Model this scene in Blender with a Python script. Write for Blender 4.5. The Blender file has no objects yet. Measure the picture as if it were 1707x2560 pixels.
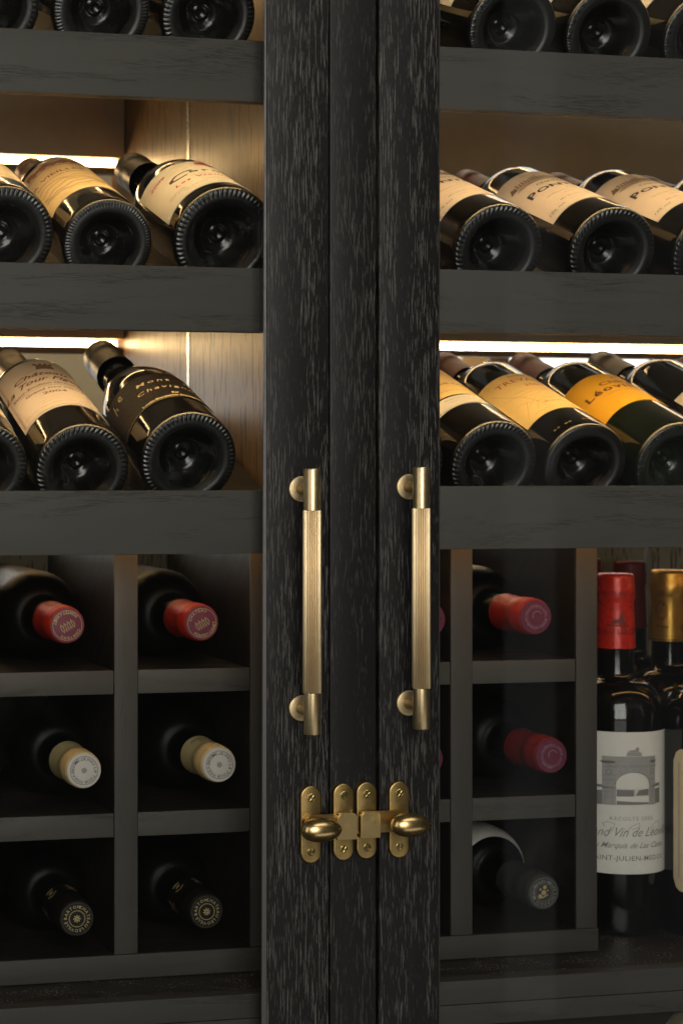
import bpy, bmesh, math, random
from mathutils import Vector, Matrix
random.seed(7)
sc = bpy.context.scene
COL = sc.collection
R_ = math.radians
ZC = 1.2                                  # eye height; object heights below are given relative to it

# ------------------------------------------------------------------ camera
cd = bpy.data.cameras.new('camera')
cam = bpy.data.objects.new('camera', cd); COL.objects.link(cam)
cam.location = (-0.6045, -1.5092, ZC)
cam.rotation_euler = (R_(90), 0, -R_(12.35))
cd.sensor_fit = 'HORIZONTAL'; cd.sensor_width = 36.0; cd.lens = 100.18
cd.shift_x = 0.4649; cd.shift_y = -0.0586
cd.clip_start = 0.05; cd.clip_end = 60
cd.dof.use_dof = True; cd.dof.focus_distance = 1.60; cd.dof.aperture_fstop = 13
sc.camera = cam

# ------------------------------------------------------------------ world, lights, exposure
w = bpy.data.worlds.new('World'); sc.world = w; w.use_nodes = True
bg = w.node_tree.nodes['Background']
bg.inputs[0].default_value = (1.0, 0.97, 0.93, 1); bg.inputs[1].default_value = 0.02

def area(name, loc, target, sx, sy, power, color=(1, 1, 1)):
    ld = bpy.data.lights.new(name, 'AREA'); ld.shape = 'RECTANGLE'; ld.size = sx; ld.size_y = sy
    ld.energy = power; ld.color = color
    o = bpy.data.objects.new(name, ld); COL.objects.link(o)
    o.location = loc
    o.rotation_euler = (Vector(target) - Vector(loc)).to_track_quat('-Z', 'Y').to_euler()
    return o
area('room_front_light', (-0.62, -2.75, ZC + 0.62), (0.0, 0.0, ZC + 0.10), 1.5, 1.6, 50, (1.0, 0.965, 0.91))
area('added_low_front_fill', (-0.62, -2.75, ZC - 0.62), (0.0, 0.0, ZC - 0.1), 1.5, 0.7, 4.4, (1.0, 0.965, 0.91))  # unseen fill added below, for reflections in the lower brass
area('added_side_softbox', (-1.9, -1.1, ZC + 0.35), (0.0, 0.0, ZC + 0.0), 0.9, 1.9, 7, (1.0, 0.97, 0.93))  # softbox added at the left to broaden the highlights on the brass
area('room_ceiling_light', (0.5, -1.3, ZC + 1.7), (0.1, 0.0, ZC), 1.6, 0.7, 9, (1.0, 0.95, 0.88))
area('added_base_reflection_light', (0.95, -1.75, ZC - 1.36), (0.95, -1.75, ZC), 2.1, 1.1, 6.0, (1.0, 0.97, 0.94))  # unseen upward lamp added so the bottle bases reflect grey
area('added_pane_reflection_light', (1.21, -2.0, ZC + 0.1), (0.18, 0.0, ZC + 0.05), 0.10, 2.4, 0.06, (0.97, 0.98, 1.0))  # narrow dim lamp added for a reflection band in the right pane
area('added_pane_reflection_light', (1.62, -2.0, ZC + 0.1), (0.28, 0.0, ZC + 0.05), 0.36, 2.4, 0.09, (0.97, 0.98, 1.0))  # wider dim lamp added for a second reflection band

sc.view_settings.view_transform = 'Standard'; sc.view_settings.look = 'None'
sc.view_settings.gamma = 1.0; sc.view_settings.use_curve_mapping = False
sc.view_settings.exposure = 0.0
sc.cycles.use_denoising = True
sc.cycles.max_bounces = 8; sc.cycles.transparent_max_bounces = 12
sc.cycles.caustics_reflective = False; sc.cycles.caustics_refractive = False
sc.cycles.sample_clamp_indirect = 4.0

# ------------------------------------------------------------------ material helpers
class NT:
    def __init__(s, name):
        s.m = bpy.data.materials.new(name); s.m.use_nodes = True
        s.t = s.m.node_tree; s.b = s.t.nodes['Principled BSDF']; s.out = s.t.nodes['Material Output']
    def n(s, typ, **kw):
        nd = s.t.nodes.new(typ)
        for k, v in kw.items():
            if k.startswith('i_'):
                key = k[2:]; key = int(key) if key.isdigit() else key
                nd.inputs[key].default_value = v
            else: setattr(nd, k, v)
        return nd
    def l(s, a, b): s.t.links.new(a, b)
    def math(s, op, a, b=None, clamp=False):
        nd = s.n('ShaderNodeMath', operation=op, use_clamp=clamp)
        for i, v in enumerate((a, b)):
            if v is None: continue
            if isinstance(v, (int, float)): nd.inputs[i].default_value = v
            else: s.l(v, nd.inputs[i])
        return nd.outputs[0]
    def maprange(s, v, a, b, c=0.0, d=1.0):
        nd = s.n('ShaderNodeMapRange', interpolation_type='SMOOTHSTEP')
        s.l(v, nd.inputs[0])
        for i, x in enumerate((a, b, c, d)): nd.inputs[i + 1].default_value = x
        return nd.outputs[0]
    def coords(s, scale, warp=0.0, wscale=(1, 1, 1), loc=(0, 0, 0)):
        tc = s.n('ShaderNodeTexCoord')
        src = tc.outputs['Object']
        if warp:
            mp = s.n('ShaderNodeMapping'); mp.inputs['Scale'].default_value = wscale
            mp.inputs['Location'].default_value = loc; s.l(src, mp.inputs[0])
            nz = s.n('ShaderNodeTexNoise', i_Scale=1.0, i_Detail=2.0); s.l(mp.outputs[0], nz.inputs['Vector'])
            sub = s.n('ShaderNodeVectorMath', operation='SUBTRACT'); s.l(nz.outputs['Color'], sub.inputs[0]); sub.inputs[1].default_value = (.5, .5, .5)
            scl = s.n('ShaderNodeVectorMath', operation='SCALE'); s.l(sub.outputs[0], scl.inputs[0]); scl.inputs['Scale'].default_value = warp
            add = s.n('ShaderNodeVectorMath', operation='ADD'); s.l(src, add.inputs[0]); s.l(scl.outputs[0], add.inputs[1])
            src = add.outputs[0]
        mp2 = s.n('ShaderNodeMapping'); mp2.inputs['Scale'].default_value = scale; mp2.inputs['Location'].default_value = loc
        s.l(src, mp2.inputs[0])
        return mp2.outputs[0]
    def grain(s, axis, along, across, warp=0.0, wlong=5.0, wacross=16.0, seed=0.0):
        """2D grain coordinates (along the grain, across it) that work on every face"""
        tc = s.n('ShaderNodeTexCoord'); sp = s.n('ShaderNodeSeparateXYZ'); s.l(tc.outputs['Object'], sp.inputs[0])
        o = ['X', 'Y', 'Z']; o.remove(axis)
        al = sp.outputs[axis]; ac = s.math('ADD', sp.outputs[o[0]], sp.outputs[o[1]])
        def comb(a, b, k1, k2):
            c = s.n('ShaderNodeCombineXYZ'); s.l(s.math('MULTIPLY_ADD', a, k1), c.inputs[0]); s.l(s.math('MULTIPLY_ADD', b, k2), c.inputs[1])
            c.inputs[0].links[0].from_node.inputs[2].default_value = seed * 7.31; c.inputs[1].links[0].from_node.inputs[2].default_value = seed * 3.17
            return c.outputs[0]
        if warp:
            nz = s.n('ShaderNodeTexNoise', noise_dimensions='2D', i_Scale=1.0, i_Detail=2.0); s.l(comb(al, ac, wlong, wacross), nz.inputs['Vector'])
            ac = s.math('ADD', ac, s.math('MULTIPLY', s.math('SUBTRACT', nz.outputs['Fac'], 0.5), warp))
        return comb(al, ac, along, across)
    def voro2(s, vec):
        nd = s.n('ShaderNodeTexVoronoi', voronoi_dimensions='2D', i_Scale=1.0); s.l(vec, nd.inputs['Vector'])
        return nd.outputs['Distance']
    def noise(s, vec, scale=1.0, detail=3.0, rough=0.55):
        nd = s.n('ShaderNodeTexNoise', i_Scale=scale, i_Detail=detail, i_Roughness=rough); s.l(vec, nd.inputs['Vector'])
        return nd.outputs['Fac']
    def voro(s, vec, rnd=1.0):
        nd = s.n('ShaderNodeTexVoronoi', i_Scale=1.0, i_Randomness=rnd); s.l(vec, nd.inputs['Vector'])
        return nd.outputs['Distance'], nd.outputs['Color']
    def mix(s, f, a, b):
        nd = s.n('ShaderNodeMix', data_type='RGBA')
        if isinstance(f, (int, float)): nd.inputs[0].default_value = f
        else: s.l(f, nd.inputs[0])
        for i, v in ((6, a), (7, b)):
            if isinstance(v, tuple): nd.inputs[i].default_value = (*v, 1)
            else: s.l(v, nd.inputs[i])
        return nd.outputs[2]
    def bump(s, h, strength=0.3, dist=0.001):
        nd = s.n('ShaderNodeBump', i_Strength=strength, i_Distance=dist); s.l(h, nd.inputs['Height'])
        s.l(nd.outputs[0], s.b.inputs['Normal'])
    def set(s, **kw):
        for k, v in kw.items():
            key = k.replace('_', ' ')
            if isinstance(v, tuple): s.b.inputs[key].default_value = (*v, 1)
            elif isinstance(v, (int, float)): s.b.inputs[key].default_value = v
            else: s.l(v, s.b.inputs[key])
        return s.m

def axis_scale(axis, along, across, third=None):
    third = across if third is None else third
    sct = [across, across, across]; sct['XYZ'.index(axis)] = along
    return tuple(sct)

def black_oak(name, seed, density, light, plain=0.5, warp=0.009, depth=1.0):
    """black stained oak whose open pores are limed grey, grain along Z"""
    k = NT(name)
    low = k.noise(k.grain('Z', 3.2, 44, warp * 2, 4, 12, seed), 1.0, 3.5)
    th = k.maprange(low, plain - 0.14, plain + 0.15, 0.015, density)
    f = None
    for i, (al, ac, q) in enumerate(((11, 340, 1.0), (9, 430, 0.95), (16, 510, 0.95), (28, 610, 0.9), (90, 1000, 0.7))):
        d = k.voro2(k.grain('Z', al, ac, warp, 5, 15, seed + 1.7 * i))
        fi = k.maprange(k.math('SUBTRACT', k.math('MULTIPLY', th, q), d), -0.012, 0.022)
        if i == 4: fi = k.math('MULTIPLY', fi, 0.5)
        f = fi if f is None else k.math('MAXIMUM', f, fi)
    fine = k.noise(k.grain('Z', 200, 2400, 0, 1, 1, seed), 1.0, 2.0)
    f = k.math('MULTIPLY', f, k.maprange(fine, 0.28, 0.62, 0.25, 1.0))
    shade = k.noise(k.grain('Z', 6, 110, warp, 5, 15, seed), 1.0, 3.0)
    base = k.mix(shade, (0.0048, 0.0043, 0.0038), (0.0112, 0.0100, 0.0088))
    k.l(k.mix(f, base, light), k.b.inputs['Base Color'])
    k.l(k.maprange(f, 0, 1, 0.42, 0.75), k.b.inputs['Roughness'])
    k.b.inputs['Specular IOR Level'].default_value = 0.22
    k.bump(k.math('SUBTRACT', k.math('MULTIPLY', shade, 0.15), f), 0.30, 0.0005)
    return k.m

def grey_oak(name, axis, base, seed=0.0, pore=0.20, rough=0.5):
    """dark grey lacquered oak with open pores running along one axis"""
    k = NT(name)
    low = k.noise(k.grain(axis, 5, 55, 0.05, 5, 9, seed), 1.0, 2.5)
    th = k.maprange(low, 0.44, 0.66, 0.0, pore)
    f = None
    for i, (al, ac) in enumerate(((12, 900), (20, 1150), (45, 1400))):
        d = k.voro2(k.grain(axis, al, ac, 0.022, 6, 11, seed + 2.3 * i))
        fi = k.maprange(k.math('SUBTRACT', th, d), -0.03, 0.05)
        f = fi if f is None else k.math('MAXIMUM', f, fi)
    sh = k.noise(k.grain(axis, 7, 70, 0.02, 6, 11, seed), 1.0, 4.0)
    fine = k.noise(k.grain(axis, 120, 1800, 0, 1, 1, seed), 1.0, 2.0)
    b = tuple(base)
    col = k.mix(k.math('ADD', k.math('MULTIPLY', sh, .6), k.math('MULTIPLY', fine, .4)), tuple(x * 0.80 for x in b), tuple(x * 1.20 for x in b))
    k.l(k.mix(k.math('MULTIPLY', f, .75), col, tuple(x * 0.25 for x in b)), k.b.inputs['Base Color'])
    k.l(k.maprange(sh, 0.2, 0.8, rough - 0.06, rough + 0.08), k.b.inputs['Roughness'])
    k.b.inputs['Specular IOR Level'].default_value = 0.35
    k.bump(k.math('SUBTRACT', k.math('MULTIPLY', fine, 0.25), f), 0.35, 0.0004)
    return k.m

def dusty_floor(name):
    k = NT(name)
    sh = k.noise(k.grain('X', 7, 90, 0.02, 6, 11, 2.0), 1.0, 4.0)
    d = k.voro2(k.grain('X', 260, 200, 0, 1, 1, 5.0)); lo = k.noise(k.grain('X', 30, 45, 0, 1, 1, 1.0), 1.0, 3.0)
    f = k.maprange(k.math('SUBTRACT', k.maprange(lo, 0.40, 0.65, 0.05, 0.24), d), -0.01, 0.02)
    k.l(k.mix(f, k.mix(sh, (0.014, 0.012, 0.010), (0.030, 0.026, 0.022)), (0.30, 0.28, 0.24)), k.b.inputs['Base Color'])
    k.set(Roughness=0.42); k.b.inputs['Specular IOR Level'].default_value = 0.35
    return k.m

def brown_oak(name, axis='Z', tint=(0.170, 0.092, 0.028), seed=0.0):
    k = NT(name)
    low = k.noise(k.grain(axis, 4, 60, 0.01, 4, 20, seed), 1.0, 2.0)
    th = k.maprange(low, 0.35, 0.62, 0.08, 0.21)
    f = None
    for i, (al, ac, q) in enumerate(((8, 100, 1.0), (11, 150, .9), (24, 260, .8))):
        d = k.voro2(k.grain(axis, al, ac, 0.006, 4, 18, seed + 1.9 * i))
        fi = k.maprange(k.math('SUBTRACT', k.math('MULTIPLY', th, q), d), -0.03, 0.05)
        f = fi if f is None else k.math('MAXIMUM', f, fi)
    sh = k.noise(k.grain(axis, 5, 90, 0.006, 4, 18, seed), 1.0, 4.0)
    col = k.mix(sh, tuple(x * 0.75 for x in tint), tuple(x * 1.2 for x in tint))
    k.l(k.mix(f, col, tuple(x * 0.16 for x in tint)), k.b.inputs['Base Color'])
    k.set(Roughness=0.37); k.b.inputs['Specular IOR Level'].default_value = 0.40
    k.bump(k.math('MULTIPLY', f, -1.0), 0.4, 0.0005)
    return k.m

def plain(name, color, rough=0.5, metal=0.0, spec=0.5, mottle=0.12, mscale=300, bump=0.0, coat=0.0):
    k = NT(name)
    nz = k.noise(k.coords((mscale,) * 3), 1.0, 4.0)
    k.l(k.mix(nz, tuple(max(0, x * (1 - mottle)) for x in color), tuple(x * (1 + mottle) for x in color)), k.b.inputs['Base Color'])
    k.l(k.maprange(nz, 0.25, 0.75, max(0.02, rough - 0.06), rough + 0.06), k.b.inputs['Roughness'])
    k.set(Metallic=metal, Coat_Weight=coat, Coat_Roughness=0.1)
    k.b.inputs['Specular IOR Level'].default_value = spec
    if bump: k.bump(nz, bump, 0.0005)
    return k.m

def brass(name, scale, color=(0.56, 0.40, 0.175), rough=0.33, dark=0.88, brush=0.05, bump=0.05):
    """brushed aged brass; scale sets the direction of the brush lines"""
    k = NT(name)
    br = k.noise(k.coords(scale), 1.0, 3.0, 0.6)
    pat = k.noise(k.coords((55, 55, 55)), 1.0, 4.0)
    k.l(k.mix(k.maprange(pat, 0.3, 0.7), tuple(x * dark for x in color), color), k.b.inputs['Base Color'])
    touch = k.noise(k.coords((130, 130, 130)), 1.0, 5.0, 0.7)              # finger marks and slight tarnish
    k.l(k.math('ADD', k.maprange(br, 0.25, 0.75, rough - brush, rough + brush), k.maprange(touch, 0.45, 0.7, -0.01, 0.04)), k.b.inputs['Roughness'])
    k.set(Metallic=1.0)
    if bump: k.bump(br, bump, 0.0002)
    return k.m

def emitter(name, color, strength):
    k = NT(name); k.set(Base_Color=(0.8, 0.8, 0.8), Emission_Color=color, Emission_Strength=strength); return k.m

def pane_glass(name):
    k = NT(name); t = k.t
    t.nodes.remove(k.b)
    tr = k.n('ShaderNodeBsdfTransparent'); tr.inputs[0].default_value = (0.93, 0.94, 0.93, 1)
    gl = k.n('ShaderNodeBsdfGlossy'); k.l(k.maprange(k.noise(k.coords((14, 14, 14)), 1.0, 5.0, 0.65), 0.35, 0.75, 0.005, 0.12), gl.inputs['Roughness'])
    fr = k.n('ShaderNodeFresnel'); fr.inputs[0].default_value = 1.5
    mx = k.n('ShaderNodeMixShader'); k.l(fr.outputs[0], mx.inputs[0]); k.l(tr.outputs[0], mx.inputs[1]); k.l(gl.outputs[0], mx.inputs[2])
    k.l(mx.outputs[0], k.out.inputs[0])
    return k.m

def bottle_glass(name, color, dust=0.0):
    k = NT(name)
    sp = k.noise(k.coords((900,) * 3), 1.0, 2.0)
    smear = k.noise(k.coords((60, 60, 60)), 1.0, 4.0)
    f = k.math('MULTIPLY', k.maprange(sp, 0.70, 0.78), dust)
    k.l(k.mix(f, color, (0.30, 0.24, 0.16)), k.b.inputs['Base Color'])
    tc = k.n('ShaderNodeTexCoord'); sp_ = k.n('ShaderNodeSeparateXYZ'); k.l(tc.outputs['Object'], sp_.inputs[0])
    satin = k.maprange(sp_.outputs['Z'], 0.0025, 0.007, 0.27, 0.0)          # scuffed, dusty bearing surface
    cz = k.n('ShaderNodeCombineXYZ'); k.l(sp_.outputs['X'], cz.inputs[0]); k.l(sp_.outputs['Y'], cz.inputs[1])
    ln = k.n('ShaderNodeVectorMath', operation='LENGTH'); k.l(cz.outputs[0], ln.inputs[0])
    punt = k.math('MULTIPLY', k.maprange(ln.outputs['Value'], 0.030, 0.035, 0.17, 0.0), k.maprange(sp_.outputs['Z'], 0.028, 0.034, 1.0, 0.0))
    k.l(k.math('ADD', k.math('ADD', k.maprange(smear, 0.3, 0.75, 0.04, 0.14), punt), satin), k.b.inputs['Roughness'])
    k.set(IOR=1.52, Coat_Weight=0.0)
    k.l(k.maprange(sp_.outputs['Z'], 0.0025, 0.007, 1.0, 0.6), k.b.inputs['Specular IOR Level'])
    k.bump(smear, 0.05, 0.001)
    return k.m

M = {}
M['door'] = black_oak('black limed oak', 1.0, 0.138, (0.098, 0.092, 0.081), 0.41)
M['door2'] = black_oak('black limed oak second board', 4.0, 0.138, (0.098, 0.092, 0.081), 0.46)
M['post'] = black_oak('black limed oak post', 7.0, 0.120, (0.070, 0.065, 0.056), 0.45, 0.016)
M['rail'] = grey_oak('grey oak along X', 'X', (0.092, 0.083, 0.072), 0.0)
M['rail2'] = grey_oak('grey oak along X two', 'X', (0.092, 0.083, 0.072), 3.0)
M['lit_rack_edge'] = grey_oak('lit rack edge oak along X', 'X', (0.074, 0.067, 0.059), 5.0, 0.2)
M['base_oak_shaded'] = grey_oak('shaded base oak along X', 'X', (0.066, 0.060, 0.053), 8.0, 0.2)  # darker copy of the grey oak; the weaker light low down is in its colour
M['upright'] = grey_oak('lit edge grey oak along Z', 'Z', (0.067, 0.060, 0.053), 1.0, 0.13)
M['deck'] = grey_oak('dark oak shelf and cell shade', 'X', (0.022, 0.018, 0.014), 2.0, 0.15, 0.42)  # also carries painted shade inside the rack cells
M['floor'] = dusty_floor('dusty dark oak floor')
M['panel'] = brown_oak('brown oak panel')
M['panel2'] = brown_oak('brown oak panel back', 'Z', (0.170, 0.092, 0.028), 3.0)
M['backoak'] = brown_oak('olive oak back board', 'Z', (0.25, 0.225, 0.15), 6.0)
M['beam'] = plain('dark brushed metal beam', (0.66, 0.50, 0.31), 0.5, 0.25, 0.5, 0.15, 40)
M['alu'] = plain('brushed aluminium strip', (0.6, 0.6, 0.58), 0.3, 1.0)
M['led'] = emitter('warm led diffuser', (1.0, 0.66, 0.31), 34.0)
M['led_front'] = emitter('warm led strip', (1.0, 0.66, 0.30), 46.0)
M['led_low'] = emitter('warm dim led strip', (1.0, 0.52, 0.18), 13.0)
M['profile'] = plain('added led shield and window frame', (0.12, 0.09, 0.06), 0.4)
M['pane'] = pane_glass('door glass')
M['bead'] = plain('painted bead', (0.040, 0.037, 0.033), 0.45)
M['brass'] = brass('brushed brass', (90, 90, 2600), (0.66, 0.51, 0.28), 0.36)
M['brass_grip'] = brass('fluted brass', (60, 60, 60), (0.68, 0.53, 0.31), 0.36, 0.95, 0.02, 0.0)
M['brass_plate'] = brass('brass plate', (120, 60, 2400), (0.42, 0.29, 0.11), 0.34, 0.85)
M['brass_block'] = brass('brass block', (2400, 200, 60), (0.62, 0.455, 0.20), 0.36, 0.96, 0.04, 0.03)
M['brass_knob'] = brass('brass knob', (300, 300, 900), (0.62, 0.445, 0.195), 0.27, 0.94, 0.02, 0.0)
M['brass_rose'] = brass('brass rose', (300, 300, 300), (0.50, 0.39, 0.22), 0.45)
M['screw'] = brass('screw brass', (900, 900, 900), (0.62, 0.53, 0.24), 0.22, 0.7)
M['recess'] = plain('screw recess', (0.05, 0.04, 0.02), 0.5, 0.6)
M['glass'] = bottle_glass('dark bottle glass', (0.0045, 0.0040, 0.0032), 0.35)
M['glass_green'] = bottle_glass('dark green bottle glass', (0.006, 0.009, 0.003), 0.25)
M['glass_black'] = bottle_glass('black bottle glass', (0.0032, 0.0032, 0.0030), 0.15)
M['glass_dusty'] = plain('dusty black bottle glass', (0.0030, 0.0029, 0.0027), 0.34, 0.0, 0.09, 0.3, 400)
def paper(name, c, rough=0.62): return plain(name, c, rough, 0.0, 0.25, 0.07, 120, 0.08)
M['cream'] = paper('cream paper', (0.74, 0.67, 0.52))
M['cream_warm'] = paper('warm cream paper', (0.74, 0.60, 0.40))
M['rose_paper'] = paper('blush paper', (0.74, 0.61, 0.48))
M['tan'] = paper('tan paper', (0.86, 0.62, 0.30))
M['yellow'] = paper('yellow paper', (0.88, 0.60, 0.21))
M['orange'] = paper('orange paper', (0.90, 0.46, 0.028))
M['white_paper'] = paper('grey white paper', (0.80, 0.765, 0.71))
M['dim_paper'] = paper('pale paper', (0.78, 0.74, 0.67))
M['black_paper'] = plain('black label', (0.012, 0.009, 0.007), 0.5, 0.0, 0.15)
M['ink'] = plain('black ink', (0.035, 0.028, 0.022), 0.6)
M['ink_grey'] = plain('grey ink', (0.22, 0.21, 0.20), 0.6)
M['ink_art'] = plain('sepia ink', (0.20, 0.12, 0.06), 0.6)
M['ink_dred'] = plain('dark red ink', (0.16, 0.012, 0.010), 0.6)
M['ink_lilac'] = plain('lilac relief', (0.33, 0.17, 0.24), 0.4, 0.2)
M['ink_mid'] = plain('light grey ink', (0.36, 0.35, 0.335), 0.6)
M['ink_brown'] = plain('brown ink', (0.16, 0.055, 0.030), 0.6)
M['ink_red'] = plain('red ink', (0.50, 0.05, 0.03), 0.6)
M['ink_wine'] = plain('wine red ink', (0.34, 0.085, 0.075), 0.6)
M['ink_olive'] = plain('olive ink', (0.50, 0.36, 0.15), 0.6)
M['ink_cream'] = plain('cream ink', (0.72, 0.58, 0.36), 0.6)
M['ink_gold'] = plain('gold ink', (0.52, 0.42, 0.20), 0.42, 0.4)
M['ink_purple'] = plain('dark purple ink', (0.035, 0.012, 0.022), 0.6)
M['ink_line'] = plain('thin brown ink', (0.48, 0.30, 0.13), 0.6)
M['foil_red'] = plain('red foil', (0.46, 0.026, 0.012), 0.44, 0.15, 0.3, 0.1, 200, 0.06)
M['foil_bright'] = plain('bright red foil', (0.50, 0.022, 0.012), 0.30, 0.15, 0.5, 0.1, 200, 0.06)
M['foil_wine'] = plain('wine red foil', (0.13, 0.014, 0.014), 0.44, 0.15, 0.3, 0.1, 200, 0.06)
M['foil_disc'] = plain('purple foil disc', (0.17, 0.035, 0.065), 0.34, 0.2, 0.5, 0.12, 260, 0.10)
M['foil_cream'] = plain('cream foil', (0.80, 0.61, 0.30), 0.44, 0.0, 0.3, 0.07, 200, 0.05)
M['foil_white'] = plain('silver white disc', (0.64, 0.60, 0.55), 0.36, 0.1, 0.5, 0.06, 200, 0.05)
M['foil_black'] = plain('black foil', (0.008, 0.007, 0.006), 0.40, 0.0, 0.3, 0.2, 300, 0.10)
M['foil_grey'] = plain('charcoal foil', (0.045, 0.045, 0.043), 0.42, 0.2, 0.5, 0.2, 300, 0.15)
M['foil_gold'] = plain('gold foil', (0.62, 0.36, 0.07), 0.34, 0.75, 0.5, 0.1, 200, 0.05)
M['foil_olive'] = plain('olive grey foil', (0.11, 0.095, 0.06), 0.36, 0.1, 0.5, 0.1, 200, 0.05)

# ------------------------------------------------------------------ mesh helpers
def link(name, bm, mat, parent=None, smooth=True, sharp=None):
    me = bpy.data.meshes.new(name)
    bmesh.ops.recalc_face_normals(bm, faces=bm.faces[:]) if sharp != 'keep' else None
    bm.to_mesh(me); bm.free()
    return link_mesh(name, me, mat, parent, smooth, sharp)
def link_mesh(name, me, mat, parent=None, smooth=True, sharp=None):
    if not me.materials: me.materials.append(mat)
    if smooth:
        me.polygons.foreach_set('use_smooth', [True] * len(me.polygons))
        if sharp != 'none': me.set_sharp_from_angle(angle=R_(38))
    o = bpy.data.objects.new(name, me); COL.objects.link(o)
    if parent is not None: o.parent = parent
    return o
def tag(o, label, cat, group=None, kind=None):
    o['label'] = label; o['category'] = cat
    if group: o['group'] = group
    if kind: o['kind'] = kind
    return o
def thing(name, label, cat, loc=(0, 0, 0), group=None, mat=None, kind=None):
    o = bpy.data.objects.new(name, None); COL.objects.link(o)
    o.empty_display_size = 0.02
    if mat is not None: o.matrix_world = Matrix.Translation(loc) @ mat.to_4x4()
    else: o.location = loc
    return tag(o, label, cat, group, kind)
def box(x0, x1, y0, y1, z0, z1, bevel=0.0, seg=2, bm=None):
    own = bmesh.new()
    vs = [own.verts.new((x, y, z)) for x in (x0, x1) for y in (y0, y1) for z in (z0, z1)]
    for q in ((0, 1, 3, 2), (4, 6, 7, 5), (0, 4, 5, 1), (2, 3, 7, 6), (0, 2, 6, 4), (1, 5, 7, 3)):
        own.faces.new([vs[i] for i in q])
    if bevel:
        bmesh.ops.bevel(own, geom=own.edges[:], offset=bevel, segments=seg, affect='EDGES', profile=0.6)
    if bm is None: return own
    me = bpy.data.meshes.new('tmp'); own.to_mesh(me); own.free(); bm.from_mesh(me); bpy.data.meshes.remove(me)
    return bm
def lathe(prof, seg=64, axis='Z', mod=None, bm=None, close=True):
    """revolve [(r, t)] about an axis; mod(r, t, phi) -> (r, t) shapes ridges"""
    bm = bm or bmesh.new()
    rings = []
    def put(r, t, a):
        x, y = r * math.sin(a), r * math.cos(a)
        return {'Z': (x, y, t), 'X': (t, x, y), 'Y': (x, t, y)}[axis]
    for (r, t) in prof:
        if r < 1e-6: rings.append([bm.verts.new(put(0, t, 0))]); continue
        ring = []
        for i in range(seg):
            a = 2 * math.pi * i / seg
            rr, tt = (r, t) if mod is None else mod(r, t, a)
            ring.append(bm.verts.new(put(rr, tt, a)))
        rings.append(ring)
    for A, B in zip(rings, rings[1:]):
        for i in range(seg):
            j = (i + 1) % seg
            if len(A) == 1 and len(B) == 1: continue
            if len(A) == 1: bm.faces.new((A[0], B[i], B[j]))
            elif len(B) == 1: bm.faces.new((A[i], B[0], A[j]))
            else: bm.faces.new((A[i], B[i], B[j], A[j]))
    return bm

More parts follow.
